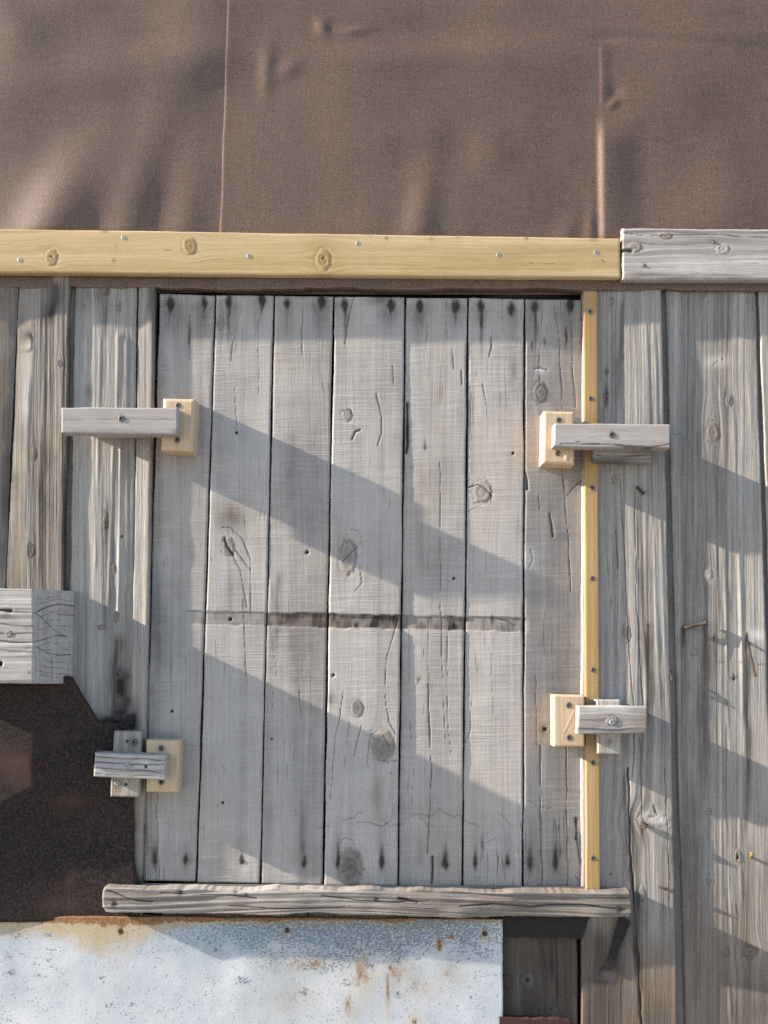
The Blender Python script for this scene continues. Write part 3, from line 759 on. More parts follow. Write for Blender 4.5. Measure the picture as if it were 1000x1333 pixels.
planks = [
    ((208, 382), (279.5, 384), (254.5, 1148), (186.5, 1147), (-.5, 0, 0, -.5), .46, [
        ('nail', 247, 436, 2.2, 20, 20, .85), ('crack', [(247, 410), (246, 470)], .7, .8), ('crack', [(204, 1035), (205, 1090), (203, 1145)], .8, 1.2), ('hole', 224, 926, 2.2), ('blot', 215, 840, 14, 60, 'g', .28), ('blot', 203, 800, 12, 50, 't', .35),
        ('streak', 213, 385, 196, 1140, 5, 't', .3), ('blot', 235, 420, 30, 30, 't', .2), ('blot', 208, 1100, 5, 40, 'p', .4), ('crack', [(239, 797), (262, 796)], .7, .7)]),
    ((281.5, 384), (356, 385), (338, 1151), (257, 1149), (0, 0, 0, 0), .56, [
        ('knot', 297, 712, 13, 8, .5), ('crack', [(292, 700), (296, 712), (303, 722)], 2.2, 3.0), ('crack', [(289, 686), (300, 687), (315, 700), (326, 728)], .9, 1.0), ('crack', [(302, 722), (312, 740), (322, 790)], .8, .8), ('crack', [(326, 730), (327, 800)], .7, .8), ('crack', [(306, 715), (326, 742)], .9, 1.1),
        ('blot', 300, 668, 26, 18, 'b', .5), ('blot', 300, 680, 22, 14, 'g', .25), ('crack', [(308, 390), (307, 430), (300, 470)], .7, .8), ('knot', 287, 420, 10, 4, .5), ('crack', [(335, 400), (338, 520)], .6, .5), ('hole', 308, 563, 2.2), ('crack', [(306, 500), (309, 565)], .5, .5),
        ('crack', [(317, 780), (320, 850), (321, 890)], .7, .7), ('hole', 290, 1045, 2.0), ('hole', 300, 806, 2.6), ('nail', 300, 770, 4, 40, 40, .3), ('blot', 318, 1125, 6, 16, 'p', .6), ('crack', [(288, 995), (293, 1002)], .9, .8)]),
    ((358, 385), (433.5, 386), (419.5, 1153), (340, 1151), (-.6, .2, .2, -.6), .40, [
        ('crack', [(395, 386), (393, 430), (394, 462)], .8, .9), ('hole', 400, 719, 2.6), ('streak', 362, 740, 358, 860, 5, 'g', .42), ('blot', 395, 850, 30, 60, 't', .30), ('blot', 385, 640, 26, 60, 't', .15), ('streak', 380, 560, 377, 640, 8, 'b', .2),
        ('crack', [(390, 880), (392, 930)], .6, .6), ('crack', [(356, 900), (354, 960)], .6, .6), ('blot', 394, 1090, 5, 60, 'g', .45), ('crack', [(352, 810), (360, 880)], .5, .4), ('hole', 354, 962, 1.6), ('blot', 381, 1140, 8, 12, 'p', .4)]),
    ((436, 386), (527, 387), (517, 1154), (422, 1153), (.8, .2, 2.6, 1.0), .54, [
        ('crack', [(461, 386), (454, 410), (449, 450)], 1.1, 1.5), ('knot', 453, 725, 24, 11, .45), ('blot', 452, 722, 14, 28, 'g', .20), ('crack', [(456, 690), (467, 690), (470, 702)], .9, 1.0), ('crack', [(447, 730), (462, 715), (470, 705)], 1.0, 1.2), ('crack', [(468, 735), (472, 758), (462, 770)], .8, .8),
        ('knot', 452, 540, 9, 6, .4), ('crack', [(447, 535), (456, 534), (460, 543)], 1.0, 1.4), ('crack', [(459, 572), (463, 562), (469, 560)], 1.6, 2.2), ('crack', [(490, 512), (497, 545), (497, 565), (492, 580)], 1.0, 1.2), ('crack', [(511, 476), (513, 500)], .7, .8),
        ('knot', 465, 921, 12, 8, .4), ('blot', 464, 922, 8, 10, 'g', .4), ('knot', 499, 970, 20, 14, .4), ('blot', 499, 972, 12, 16, 'g', .24), ('crack', [(488, 988), (505, 992), (516, 990)], 1.1, 1.3), ('crack', [(484, 955), (500, 958), (508, 972)], .8, .9), ('crack', [(503, 1005), (512, 1008)], .8, .8),
        ('crack', [(518, 805), (510, 835), (503, 860), (502, 905), (506, 940), (516, 955)], 1.0, 1.2), ('crack', [(448, 900), (437, 960), (430, 1040)], .7, .8), ('crack', [(471, 945), (461, 985)], .8, .9), ('crack', [(485, 945), (478, 990), (480, 1000)], .8, .8), ('crack', [(455, 940), (449, 1000)], .6, .6),
        ('knot', 456, 1130, 24, 17, .55), ('blot', 456, 1130, 17, 25, 'g', .38), ('crack', [(445, 1135), (460, 1130), (472, 1140)], .9, 1.0), ('crack', [(437, 1100), (450, 1090), (462, 1096)], .7, .8), ('crack', [(465, 1070), (480, 1070), (497, 1076), (506, 1071)], .8, .7), ('hole', 434, 879, 2.2), ('streak', 460, 730, 455, 800, 6, 'p', .3),
        ('blot', 447, 398, 14, 8, 'g', .35), ('blot', 498, 390, 20, 9, 'g', .55), ('blot', 430, 910, 6, 10, 'g', .5), ('nail', 434, 800, 4, 6, 8, .3), ('blot', 490, 1035, 8, 34, 'b', .4)]),
    ((529.5, 387), (608.5, 388), (601, 1156), (519, 1154), (-.8, .3, .3, -2.2), .45, [
        ('crack', [(573, 600), (574, 760), (577, 900), (580, 960)], .7, .8), ('crack', [(557, 890), (562, 1000), (557, 1110)], 1.1, 1.5), ('crack', [(558, 800), (558, 940)], .6, .6), ('crack', [(583, 800), (583, 940), (588, 980)], .6, .7),
        ('crack', [(531, 525), (530, 560), (529, 588)], 2.6, 5.0), ('blot', 531, 560, 3, 26, 'b', .8), ('crack', [(601, 482), (602, 500)], 1.2, 1.4), ('nail', 553, 583, 2, 12, 4, .8), ('crack', [(563, 1115), (562, 1150)], 1.8, 3.0), ('crack', [(589, 455), (591, 480)], .8, .9),
        ('hole', 591, 753, 2.0), ('crack', [(557, 392), (557, 440)], .6, .6), ('crack', [(581, 392), (582, 440)], .6, .6), ('crack', [(546, 1060), (556, 1072), (566, 1076)], .7, .6), ('crack', [(538, 1000), (536, 1080)], .5, .5), ('streak', 548, 610, 550, 780, 7, 't', .15), ('streak', 547, 1090, 547, 1130, 4, 'g', .3), ('crack', [(534, 940), (536, 965)], .7, .6)]),
    ((611, 388), (682, 389), (680, 1157), (603, 1156), (-.2, .2, .4, -1.6), .58, [
        ('knot', 628, 640, 16, 12, .3), ('crack', [(609, 634), (622, 631), (632, 637), (640, 645)], 1.3, 1.7), ('crack', [(617, 655), (632, 652)], .8, .9), ('crack', [(610, 665), (624, 660), (640, 665)], .7, .7), ('crack', [(638, 640), (640, 655)], .8, .9),
        ('crack', [(639, 438), (640, 450), (637, 464)], 1.1, 1.2), ('crack', [(628, 500), (634, 528)], .8, .8), ('nail', 641, 805, 3, 5, 12, .9), ('crack', [(646, 803), (660, 808), (672, 815)], 1.2, 1.0), ('crack', [(614, 905), (612, 950), (606, 965)], .7, .8),
        ('blot', 615, 600, 5, 40, 'b', .3), ('nail', 628, 1100, 2, 14, 10, .7), ('crack', [(634, 1096), (646, 1089)], .7, .7), ('crack', [(628, 1095), (627, 1120)], .9, .9), ('crack', [(653, 388), (654, 420)], .6, .6), ('hole', 668, 590, 2), ('blot', 668, 480, 5, 18, 'g', .35), ('crack', [(640, 850), (642, 930)], .4, .3)]),
    ((684, 389), (757, 390), (761.5, 1158), (682, 1157), (.2, -3.5, -8.5, .2), .28, [
        ('knot', 703, 511, 15, 9, .55), ('blot', 704, 482, 8, 4, 'p', .8), ('crack', [(696, 480), (704, 478), (713, 481)], 1.2, 1.4), ('crack', [(701, 420), (702, 480), (703, 500)], .7, .8), ('crack', [(722, 395), (728, 450), (733, 532)], .9, 1.2), ('crack', [(742, 400), (745, 480), (750, 530)], .9, 1.2), ('nail', 737, 436, 2.4, 16, 20, .85), ('nail', 709, 445, 1.8, 6, 6, .8), ('nail', 693, 450, 1.6, 10, 10, .8),
        ('crack', [(731, 600), (738, 678), (743, 770)], .9, 1.4), ('crack', [(701, 645), (703, 662)], 1.2, 1.6), ('crack', [(716, 668), (718, 684), (719, 698)], 1.3, 2.0), ('crack', [(757, 625), (745, 636), (739, 645)], 1.1, 1.2), ('nail', 746, 632, 8, 8, 8, .3), ('crack', [(684, 610), (686, 636)], 2.0, 3.0),
        ('crack', [(703, 970), (704, 1060), (706, 1154)], 1.0, 1.4), ('crack', [(737, 965), (738, 1060), (739, 1154)], .9, 1.2), ('crack', [(750, 1066), (750, 1092)], 2.4, 4.0), ('crack', [(752, 1092), (758, 1140)], 1.0, 1.4), ('nail', 729, 1110, 2, 12, 8, .7), ('crack', [(697, 880), (699, 970)], .6, .6), ('hole', 709, 949, 3.2), ('nail', 708, 950, 6, 8, 10, .5),
        ('blot', 690, 725, 7, 14, 'p', .5), ('crack', [(691, 715), (694, 727), (689, 738)], 1.0, 1.2), ('blot', 720, 850, 30, 120, 't', .15), ('crack', [(748, 1140), (757, 1150)], 1.0, 1.0), ('blot', 750, 1130, 8, 30, 'p', .4), ('crack', [(686, 1040), (700, 1048), (720, 1052)], .6, .6)]),
]
plank_obs = []
for i, (tl, tr, br, bl, dd, tone, mk) in enumerate(planks):
    x0, x1 = min(tl[0], bl[0]), max(tr[0], br[0])
    own = lambda n: True
    marks = list(mk)
    for m in nmarks(bl[0], tr[0] + 6):
        x, y = m[1], m[2]
        lx = at_y(tl[0], tl[1], bl[0], bl[1], y); rx = at_y(tr[0], tr[1], br[0], br[1], y)
        if lx - 2 < x < rx + 2: marks.append(m)
    d4 = tuple(D0 + k for k in dd)
    o = slab('plank', door, M['door'], tl, tr, br, bl, d4, 17, Wood(seed=100 + 7 * i, amp=.045, saw=.30, tone=tone + .10, con=.42, fine=2.6, marks=marks, extra=scarf, wander=7, warp=.9, brown=.04), 1.25, 1.25, 1.8, .6, 100 + i, cup=(.2, -.3, .4, .5, .3, .4, .2)[i], back=-(D0 - 20) * S)
    plank_obs.append(o)
    for (x, y), k in [(p, 't') for p in top_nails] + [(p, 'b') for p in bot_nails]:
        lx = at_y(tl[0], tl[1], bl[0], bl[1], y); rx = at_y(tr[0], tr[1], br[0], br[1], y)
        if lx < x < rx:
            dl = d4[0] * (1 - (x - lx) / (rx - lx)) + d4[1] * (x - lx) / (rx - lx) if k == 't' else d4[3] * (1 - (x - lx) / (rx - lx)) + d4[2] * (x - lx) / (rx - lx)
            fastener('nail', 'nail', x, y, dl - .3, o, .8)

# keeper blocks screwed to the door
def block(tl, tr, br, bl, d, seed, screws, rnd, kind, marks=()):
    b = slab('keeper_block', door, M['block'], tl, tr, br, bl, d, 0, Wood(seed=seed, amp=.08, tone=.55, con=.7, fine=3, marks=[('nail', x, y, 5, 5, 5, .28) for x, y in screws] + list(marks), warp=.3, wander=8), 1.0, 1.0, rnd, .3, seed, back=-(D0 - 2) * S)
    for x, y in screws: fastener('screw', kind, x, y, d - .6, b, .95)
    return b
block((212, 518), (254, 519), (251, 588), (209, 586), 32, 201, [(232, 528), (231, 573)], 5, 'screw')
block((708, 535), (748, 536), (748, 605), (707, 603), 31, 202, [(727.5, 547), (726, 590)], 3.5, 'screw', [('step', 738, 585, 735, 600, 3, 0.48)])
block((721, 905), (761, 906), (761, 972), (721, 972), 23, 203, [(740.5, 918), (741, 960)], 2.0, 'screw', [('step', 748, 925, 734, 955, 2, 0.21)])
block((190, 963), (234, 963), (232, 1032), (190, 1031), 23, 204, [(210, 974), (210, 1018)], 3.5, 'screw')

# ------------------------------------------------------------------ felt
def blobs(PX, PY, L):
    H = np.zeros_like(PX)
    for x, y, rx, ry, a, ang in L:
        ca, sa = math.cos(math.radians(ang)), math.sin(math.radians(ang))
        u = (PX - x) * ca + (PY - y) * sa; v = -(PX - x) * sa + (PY - y) * ca
        H += (a if a > 0 else a * .55) * np.exp(-(u / (rx * 1.25)) ** 2 - (v / (ry * 1.25)) ** 2)
    return H
FELT = [
    # left sheet: soft dents above, fan of folds rising from the batten
    (60, 330, 40, 110, 7, 28), (62, 280, 26, 60, 3, 25), (165, 310, 26, 120, 6, 14), (235, 320, 22, 90, 3.5, 8), (24, 44, 30, 40, 3, -40), (250, 90, 34, 60, 3.0, 20), (110, 230, 40, 70, 3.0, 30), (215, 50, 45, 14, -3.5, 5), 
    (140, 25, 60, 22, -3, 0), (150, 95, 140, 28, 4, -10), (60, 170, 70, 50, -3, 0), (200, 150, 60, 40, -2, 0), 
    # right sheet
    (348, 90, 8, 26, 1.6, 4), (376, 90, 14, 9, 1.6, -30), (420, 36, 7, 9, 2.0, -20), (462, 40, 18, 5, 1.6, -6), (500, 78, 120, 18, 2.5, 3), (460, 110, 70, 45, 3.5, 0),
    (600, 70, 90, 14, 2.0, 0), (690, 80, 90, 40, 3.5, -5), (880, 110, 70, 45, 3.5, 0), (545, 310, 18, 80, 4.2, 8), (520, 180, 60, 20, 2.0, 0), (480, 320, 30, 60, 2.0, 10), (640, 200, 24, 24, 2.2, 0), (600, 280, 30, 40, 1.8, 0),
    (735, 315, 12, 28, 2.2, 20), (768, 315, 6, 34, 1.8, 4), (860, 52, 70, 5, -2.4, 6), (790, 50, 20, 5, -2.2, 0), (800, 122, 9, 10, -2.2, 0), (798, 136, 7, 4, 1.6, -40), (950, 240, 40, 60, 2.0, 0), (900, 300, 60, 40, 2, 0), (985, 60, 40, 10, -3, 8), (960, 50, 50, 8, 2, 10),
    (560, 40, 90, 16, -2.5, 0), (400, 10, 80, 22, -2.5, 0),
]
def felt_shader(seed):
    def f(PX, PY, U, V):
        H = (fbm(PX / 190, PY / 140, 311, 2) - .5) * 8 + (fbm(PX / 75, PY / 80, 315, 2) - .5) * 1.4
        fade = sstep(330, 296, PY)
        H = H * (.25 + .75 * sstep(352, 250, PY)) + blobs(PX, PY, FELT) * fade * 1.12
        # upright fold, steep on the sunny side
        fx = 783 + (PY - 200) * .012
        c = PX - fx
        big = sstep(140, 190, PY) * sstep(330, 300, PY)
        H += 4.6 * big * sstep(-7, 3.5, c) * sstep(60, 3, c)
        H += .8 * sstep(52, 70, PY) * sstep(150, 130, PY) * sstep(-2.0, .8, c) * sstep(16, .5, c)
        H += .8 * sstep(60, 40, PY) * 0
        # tucked-in top: the sheet rolls back towards the roof
        H = H - sstep(10, -40, PY) * 4
        H = np.where(PY > 352, (fbm(PX / 50, PY / 60, seed + 9, 2) - .5) * 1.2, H)
        m = np.zeros(PX.shape + (4,))
        m[..., 2] = sstep(1.6, .6, U * 1400) * (.15 + .5 * vn(PY / 9, PY * 0, 7)) * (seed == 333) + .6 * sstep(1.6, .6, (1 - V) * 690) * sstep(.6, .75, vn(PX / 40, PX * 0, 8))  # paler colour along the seam edge stands for its lit line
        return H, m
    return f
def felt_outline(xl, xr, seed):
    def f(PX, PY, U, V):
        n = (fbm(PX / 45, PX * 0, 301, 3) - .5) * 7
        PY = PY + n * V ** 30
        return PX, PY
    return f
def felt_d(PY): return 2.0
fl = thing('roofing_felt', 'brown roofing felt sheet left of the thin upright seam, above the pine batten', 'roofing felt', tuple(P(100, 376, 2)), 'sheets of brown roofing felt')
slab('felt_sheet', fl, M['felt'], (-700, -320), (340, -320), (310, 375), (-700, 371), 2.6, 2.5, felt_shader(301), 2.0, 2.0, 0.5, .3, 301, back=16 * S, outline=felt_outline(0, 0, 1))
fr = thing('roofing_felt', 'brown roofing felt sheet right of the seam with a sharp upright fold', 'roofing felt', tuple(P(700, 376, 2)), 'sheets of brown roofing felt')
slab('felt_sheet', fr, M['felt'], (308.5, -320), (1700, -320), (1700, 380), (283, 375), 5.4, 2.6, felt_shader(333), 2.0, 2.0, .7, .5, 302, back=14 * S, outline=felt_outline(0, 0, 2))

# ------------------------------------------------------------------ battens across the top
bt = thing('pine_batten', 'long new yellow pine batten with knots nailed over the bottom of the felt', 'batten', tuple(P(400, 357, 4)))
b_screws = [(26, 338.5), (161, 309.5), (324, 333.5), (466, 317), (649, 332), (776, 329)]
o = slab('board', bt, M['batten'], (-700, 287), (808, 310), (808, 361), (-700, 349), 19, 13, Wood('x', 401, amp=.10, tone=.52, con=1.0, fine=2.6, warp=.35, wander=5, marks=[
    ('knot', 67, 335, 8, 11, .7), ('knot', 247, 320, 9, 12, .7), ('knot', 421, 338, 10, 14, .55), ('hole', 67, 334, 1.2), ('hole', 421, 336, 1.2), ('nail', 148, 339, 2.5, 3, 3, .7), ('nail', 151, 320, 3, 4, 4, .25),
    ('crack', [(215, 324), (228, 326)], .8, .5), ('crack', [(690, 342), (722, 343)], 1.0, .7), ('crack', [(470, 304), (486, 307)], .8, .5), ('nail', 504, 310, 2.5, 3, 3, .6), ('nail', 562, 311, 3, 4, 4, .35), ('blot', 597, 307, 7, 4, 'b', .9), ('blot', 774, 312, 8, 3, 'b', .9), ('nail', 686, 310, 2, 2.5, 2.5, .6), ('crack', [(783, 338), (788, 342)], .8, .6),
    ('streak', 330, 354, 808, 357, 2, 't', .5), ('streak', 560, 349, 760, 352, 1.5, 't', .5), ('blot', 600, 312, 180, 6, 'p', .5), ('blot', 420, 322, 30, 22, 't', .35), ('blot', 137, 300, 5, 3, 'b', .8)]), 1.5, 1.2, 2.0, .35, 401)
for x, y in b_screws: fastener('screw', 'zinc', x, y, 18.4, o, .85)
gb = thing('grey_batten', 'weathered grey batten continuing the line to the right of the new pine batten', 'batten', tuple(P(900, 362, 4)))
o = slab('board', gb, M['grey_h'], (810, 296.5), (1700, 304), (1700, 368), (810, 363.5), 20, 14, Wood('x', 411, amp=.45, ridge=.25, tone=.6, con=.8, fine=3.0, warp=.6, marks=[
    ('knot', 866, 307, 10, 4, .7), ('crack', [(810, 303), (840, 307), (866, 306), (910, 305), (1000, 309)], .9, 1.2), ('crack', [(810, 326), (822, 327)], 3.0, 4.0), ('knot', 826, 322, 10, 6, .5), ('knot', 940, 324, 9, 6, .6), ('blot', 941, 325, 10, 8, 'p', .6), ('blot', 905, 345, 40, 12, 'p', .55), ('blot', 980, 342, 25, 12, 'p', .5), ('nail', 839, 346, 3, 3, 3, .8), ('nail', 929, 315, 3, 3, 3, .6),
    ('streak', 815, 356, 1000, 360, 3, 't', .5), ('blot', 812, 316, 2, 8, 'b', .5)]), 1.4, 1.1, 2.5, .8, 411)
fastener('nail', 'small', 929, 315.5, 20, o); fastener('nail', 'small', 839, 346, 20, o)

# ------------------------------------------------------------------ yellow trim strip
tr_ = thing('trim_strip', 'narrow yellow pine strip screwed upright along the right side of the hatch', 'trim strip', tuple(P(772, 1155, 0)))
o = slab('strip', tr_, M['trim'], (760, 379), (777.5, 379), (781.5, 1159), (763.5, 1159), 6.0, 7, Wood(seed=421, amp=.1, tone=.5, con=.5, fine=3, warp=.3, marks=[
    ('blot', 770, 430, 14, 40, 'b', .3), ('blot', 768, 560, 20, 26, 'b', .25), ('blot', 770, 730, 10, 60, 'p', .35), ('blot', 772, 1020, 10, 60, 'p', .3)] + [('nail', x, y, 3.5, 4, 6, .3) for x, y in ((768, 406), (769, 519), (771, 635), (771, 753), (772, 872), (772, 993), (772, 1117))]), 1.1, 2.0, .6, .25, 421)
for x, y in ((768, 406), (769, 519), (771, 635), (771, 753), (772, 872), (772, 993), (772, 1117)): fastener('screw', 'screw', x, y, 5.6, o, .8)

# ------------------------------------------------------------------ sill
si = thing('sill_timber', 'split old grey timber lying under the hatch as a sill', 'sill', tuple(P(480, 1195, 0)))
def sill_outline(PX, PY, U, V):
    n = (fbm(PX / 40, PX * 0, 431, 3) - .5) * 9
    PY = PY + n * (1 - V) ** 3 * .6 + (fbm(PX / 60, PX * 0, 437, 2) - .5) * 5 * V ** 4
    e = 5 * (np.abs(V - .45) * 2) ** 3
    PX = PX + e * (1 - U) ** 60 - .6 * e * U ** 60
    return PX, PY
o = slab('timber', si, M['grey_h'], (132, 1155), (822, 1162), (822, 1196), (132, 1189), 24, 24, Wood('x', 431, amp=1.1, ridge=1.7, tone=.10, con=1.7, fine=1.7, warp=5.5, wander=9, brown=.2, marks=[
    ('crack', [(140, 1160), (160, 1166), (182, 1172), (200, 1173)], 1.6, 2.5), ('crack', [(210, 1162), (260, 1164), (300, 1166), (335, 1170)], 1.0, 1.6), ('crack', [(420, 1166), (470, 1172), (520, 1175), (560, 1172)], 1.2, 2.0), ('crack', [(520, 1170), (545, 1174)], 2.0, 3.0), ('crack', [(600, 1180), (640, 1176), (690, 1180), (760, 1178), (815, 1184)], 1.2, 2.2), ('crack', [(300, 1180), (380, 1183), (450, 1181)], 1.0, 1.4),
    ('nail', 234, 1161, 5, 4, 5, .9), ('nail', 148, 1177, 4, 5, 5, .7), ('nail', 489, 1170, 3, 3, 3, .9), ('nail', 805, 1184, 5, 5, 5, .8), ('nail', 306, 1161, 3, 3, 3, .8), ('nail', 320, 1165, 3, 3, 3, .8), ('blot', 480, 1156, 400, 4, 'b', .35), ('blot', 735, 1160, 40, 6, 'b', .6), ('blot', 805, 1168, 20, 8, 'g', .5), ('blot', 330, 1158, 160, 7, 'p', .4), ('streak', 140, 1192, 820, 1196, 3, 't', .5), ('blot', 700, 1185, 120, 12, 't', .3)]), 1.2, .8, 2.2, 1.4, 431, outline=sill_outline)  # dark streak along the bottom edge paints in the shadow there
for x, y, k in ((234, 1161, 1), (148, 1177, 1), (805, 1184, 1), (489, 1170, .8)): fastener('nail', 'nail', x, y, 23.2, o, k)

# ------------------------------------------------------------------ dark rusted sheet, lower left
ds = thing('rusted_sheet', 'dark rusted iron sheet with a cut corner below the timber block', 'metal sheet', tuple(P(60, 1194, 2)))
def ds_out(PX, PY, U, V):
    # top edge: level, cut diagonally towards the right, then level again
    xr = PX
    top = np.where(xr < 92, 880, np.where(xr < 128, 880 + (xr - 92) * (60 / 36.0), np.where(xr < 152, 940 + (xr - 128) * .05, 941 - sstep(152, 166, xr) * 10)))
    top = top + (fbm(PX / 12, PX * 0, 441, 2) - .5) * 3
    PY = top + (PY - 880) * (1200 - top) / 320.0
    PX = PX + (fbm(PY / 40, PY * 0, 442, 3) - .5) * 6 * U ** 10 + 8 * sstep(1100, 1195, PY) * U ** 10
    return PX, PY
def ds_sh(PX, PY, U, V):
    H = (fbm(PX / 90, PY / 90, 443, 2) - .5) * 3 + (fbm(PX / 14, PY / 14, 444, 2) - .5) * .35
    xc = 44 - np.maximum(PY - 1022, 0) * 2.0 + (fbm(PY / 40, PY * 0, 446, 2) - .5) * 8
    q = PX - np.maximum(xc, -60)
    H += 19.0 - np.where(q > 6, q - 3, np.clip(q, 0, 6) ** 2 / 12) * .155
    H = H * (.35 + .65 * sstep(1205, 1040, PY))
    H = np.where(H < -1.0, -1.0 + (H + 1.0) * .02, H)
    lip = np.clip(1 - V * 40, 0, 1) * sstep(88, 96, PX) * sstep(140, 120, PX)
    H += lip * 3
    n = fbm(PX / 30, PY / 30, 445, 4)
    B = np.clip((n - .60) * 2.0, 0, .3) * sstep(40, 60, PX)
    B = np.maximum(B, (.35 + .8 * n) * sstep(-40, 20, PX) * sstep(50, 40, PX + (n - .5) * 16) * sstep(945, 985, PY - PX * .3 + (n - .5) * 30) * sstep(1040, 1005, PY - (PX - 40) * .6 + (n - .5) * 30))  # reddish rust patch, the sunlit area painted into its colour
    B = np.maximum(B, .7 * np.exp(-((PX - 75) / 26) ** 2 - ((PY - 1178) / 12) ** 2) * (.4 + n))  # small sunlit spot near the foot, painted as redder rust
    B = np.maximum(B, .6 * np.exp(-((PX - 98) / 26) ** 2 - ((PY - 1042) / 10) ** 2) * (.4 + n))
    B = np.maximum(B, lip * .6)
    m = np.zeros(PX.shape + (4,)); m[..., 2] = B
    return H, m
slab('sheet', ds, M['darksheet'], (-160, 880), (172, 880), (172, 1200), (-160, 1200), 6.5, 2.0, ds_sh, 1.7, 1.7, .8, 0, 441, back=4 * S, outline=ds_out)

# ------------------------------------------------------------------ white painted sheet along the bottom
ps = thing('painted_sheet', 'white painted steel sheet with rust stains and chipped paint under the sill', 'metal sheet', tuple(P(300, 1820, 4)))
def ps_sh(PX, PY, U, V):
    H = (fbm(PX / 160, PY / 160, 451, 3) - .5) * 5 + (fbm(PX / 6, PY / 8, 452, 2) - .5) * .06
    dy = PY - 1196
    n = fbm(PX / 40, PY / 30, 453, 4); n2 = fbm(PX / 9, PY / 9, 454, 3)
    wash = np.zeros_like(PX)
    prof = np.interp(PX, [-50, 40, 90, 130, 165, 200, 230, 330, 400, 470, 520, 600, 655, 700], [42, 34, 38, 60, 66, 34, 16, 10, 22, 14, 22, 12, 8, 8])
    prof = prof * (.55 + .9 * n)
    wash = sstep(1.1, .2, dy / prof) * 1.0
    wash = np.maximum(wash, .5 * np.exp(-((PX - 151) / 16) ** 2) * sstep(130, 0, dy) * n * 1.2)
    rust = sstep(1.0, .2, dy / np.interp(PX, [-50, 60, 120, 140, 190, 215, 330, 345, 380, 485, 500, 525, 545, 660], [12, 11, 13, 20, 18, 11, 5, 8, 5, 4, 9, 9, 3, 3]) / (.45 + 1.1 * n2)) * .9
    def sp(x, y, rx, ry, a): return a * np.exp(-((PX - x) / rx) ** 2 - ((PY - y) / ry) ** 2)
    rust = np.maximum(rust, sp(157, 1212, 7, 8, .9)); rust = np.maximum(rust, sp(631, 1215, 5, 6, 1.0)); rust = np.maximum(rust, sp(374, 1211, 5, 6, .6))
    wash = np.maximum(wash, np.maximum(sp(631, 1216, 9, 10, .8), sp(374, 1212, 9, 10, .8)))
    # scabs of rust, right half (densities, broken up in the material)
    zone = np.maximum.reduce([sp(472, 1265, 26, 44, 0.57), sp(400, 1255, 55, 16, 0.53), sp(520, 1265, 30, 26, 0.55), sp(545, 1285, 30, 22, 0.49), sp(572, 1228, 6, 15, 0.75), sp(588, 1219, 7, 6, 0.75), sp(505, 1290, 4, 50, 0.61), sp(508, 1260, 5, 6, 0.78), sp(455, 1310, 14, 34, 0.51), sp(585, 1268, 24, 18, 0.45), sp(380, 1300, 40, 30, 0.43), sp(540, 1330, 12, 14, 0.59)])
    rust = np.maximum(rust * 1.0, zone * 1.10)
    wash = np.maximum(wash, np.clip(zone * .75 * (.4 + 1.1 * n), 0, .6))
    chip = np.interp(PX, [-50, 100, 200, 340, 420, 560, 610, 655], [.42, .43, .44, .55, .575, .58, .57, .50]) * sstep(150, 20, dy + (n - .5) * 70)
    chip = np.maximum(chip, .415 + .16 * (n2 - .5))
    for k in range(30):
        rs = np.random.RandomState(500 + k)
        chip = np.maximum(chip, sp(rs.rand() * 640, 1212 + rs.rand() * 118, 12 + rs.rand() * 16, 6 + rs.rand() * 10, .49 + .10 * rs.rand()))
    chip = np.maximum(chip, sp(374, 1211, 4, 4, .8))
    green = np.interp(PX, [-50, 150, 230, 340, 480, 600, 655], [.08, .15, .6, .85, .7, .4, .2]) * sstep(78, 26, dy + (n - .5) * 46) + np.clip((fbm(PX / 30, PY / 60, 458, 3) - .5) * 1.6, 0, .5)
    H[PY > 1700] = 0
    return H, np.stack([np.clip(green, 0, 1), np.clip(chip, 0, 1), np.clip(rust, 0, 1), np.clip(wash, 0, 1)], -1)
o = slab('sheet', ps, M['paint'], (-620, 1188), (655, 1197), (656, 1820), (-620, 1820), 7.0, 2.2, ps_sh, 1.3, 1.3, .8, .7, 451, back=2 * S)
for x, y in ((157, 1212), (374, 1211), (631, 1215)): fastener('nail', 'nail', x, y, 6.2, o, 1.0)

# ------------------------------------------------------------------ small iron pieces below the sill
def flat_iron(parent, pts, d, thick, mat, name):
    n = len(pts)
    fr_ = P([p[0] for p in pts], [p[1] for p in pts], d); bk = fr_.copy(); bk[:, 1] += thick * S
    me = bpy.data.meshes.new(name)
    wb = world_base(parent)
    me.from_pydata([tuple(v - wb) for v in fr_] + [tuple(v - wb) for v in bk], [], [tuple(range(n))[::-1], tuple(range(n, 2 * n))] + [(i, (i + 1) % n, n + (i + 1) % n, n + i) for i in range(n)])
    me.materials.append(mat); me.update()
    o = bpy.data.objects.new(name, me); COL.objects.link(o); o.parent = parent
    return o
def ragged(pts, step=6, amp=.8, seed=3):
    rs = np.random.RandomState(seed); out = []
    for (x0, y0), (x1, y1) in zip(pts, pts[1:] + pts[:1]):
        k = max(1, int(math.hypot(x1 - x0, y1 - y0) / step))
        for i in range(k):
            t = i / k; j = amp if 0 < i else 0
            out.append((x0 + (x1 - x0) * t + (rs.rand() - .5) * 2 * j, y0 + (y1 - y0) * t + (rs.rand() - .5) * 2 * j))
    return out
fp = thing('iron_plate', 'short dark iron strip tucked under the right end of the sill', 'iron strip', tuple(P(710, 1222, 1)))
flat_iron(fp, ragged([(600, 1190), (770, 1190), (765, 1200), (757, 1222), (705, 1221), (600, 1219)], 8, .8, 5), 1.5, 3, M['strap'], 'plate')
fs = thing('iron_prong', 'dark pointed iron prong hanging from the sill end to a knot', 'iron prong', tuple(P(790, 1265, 2)))
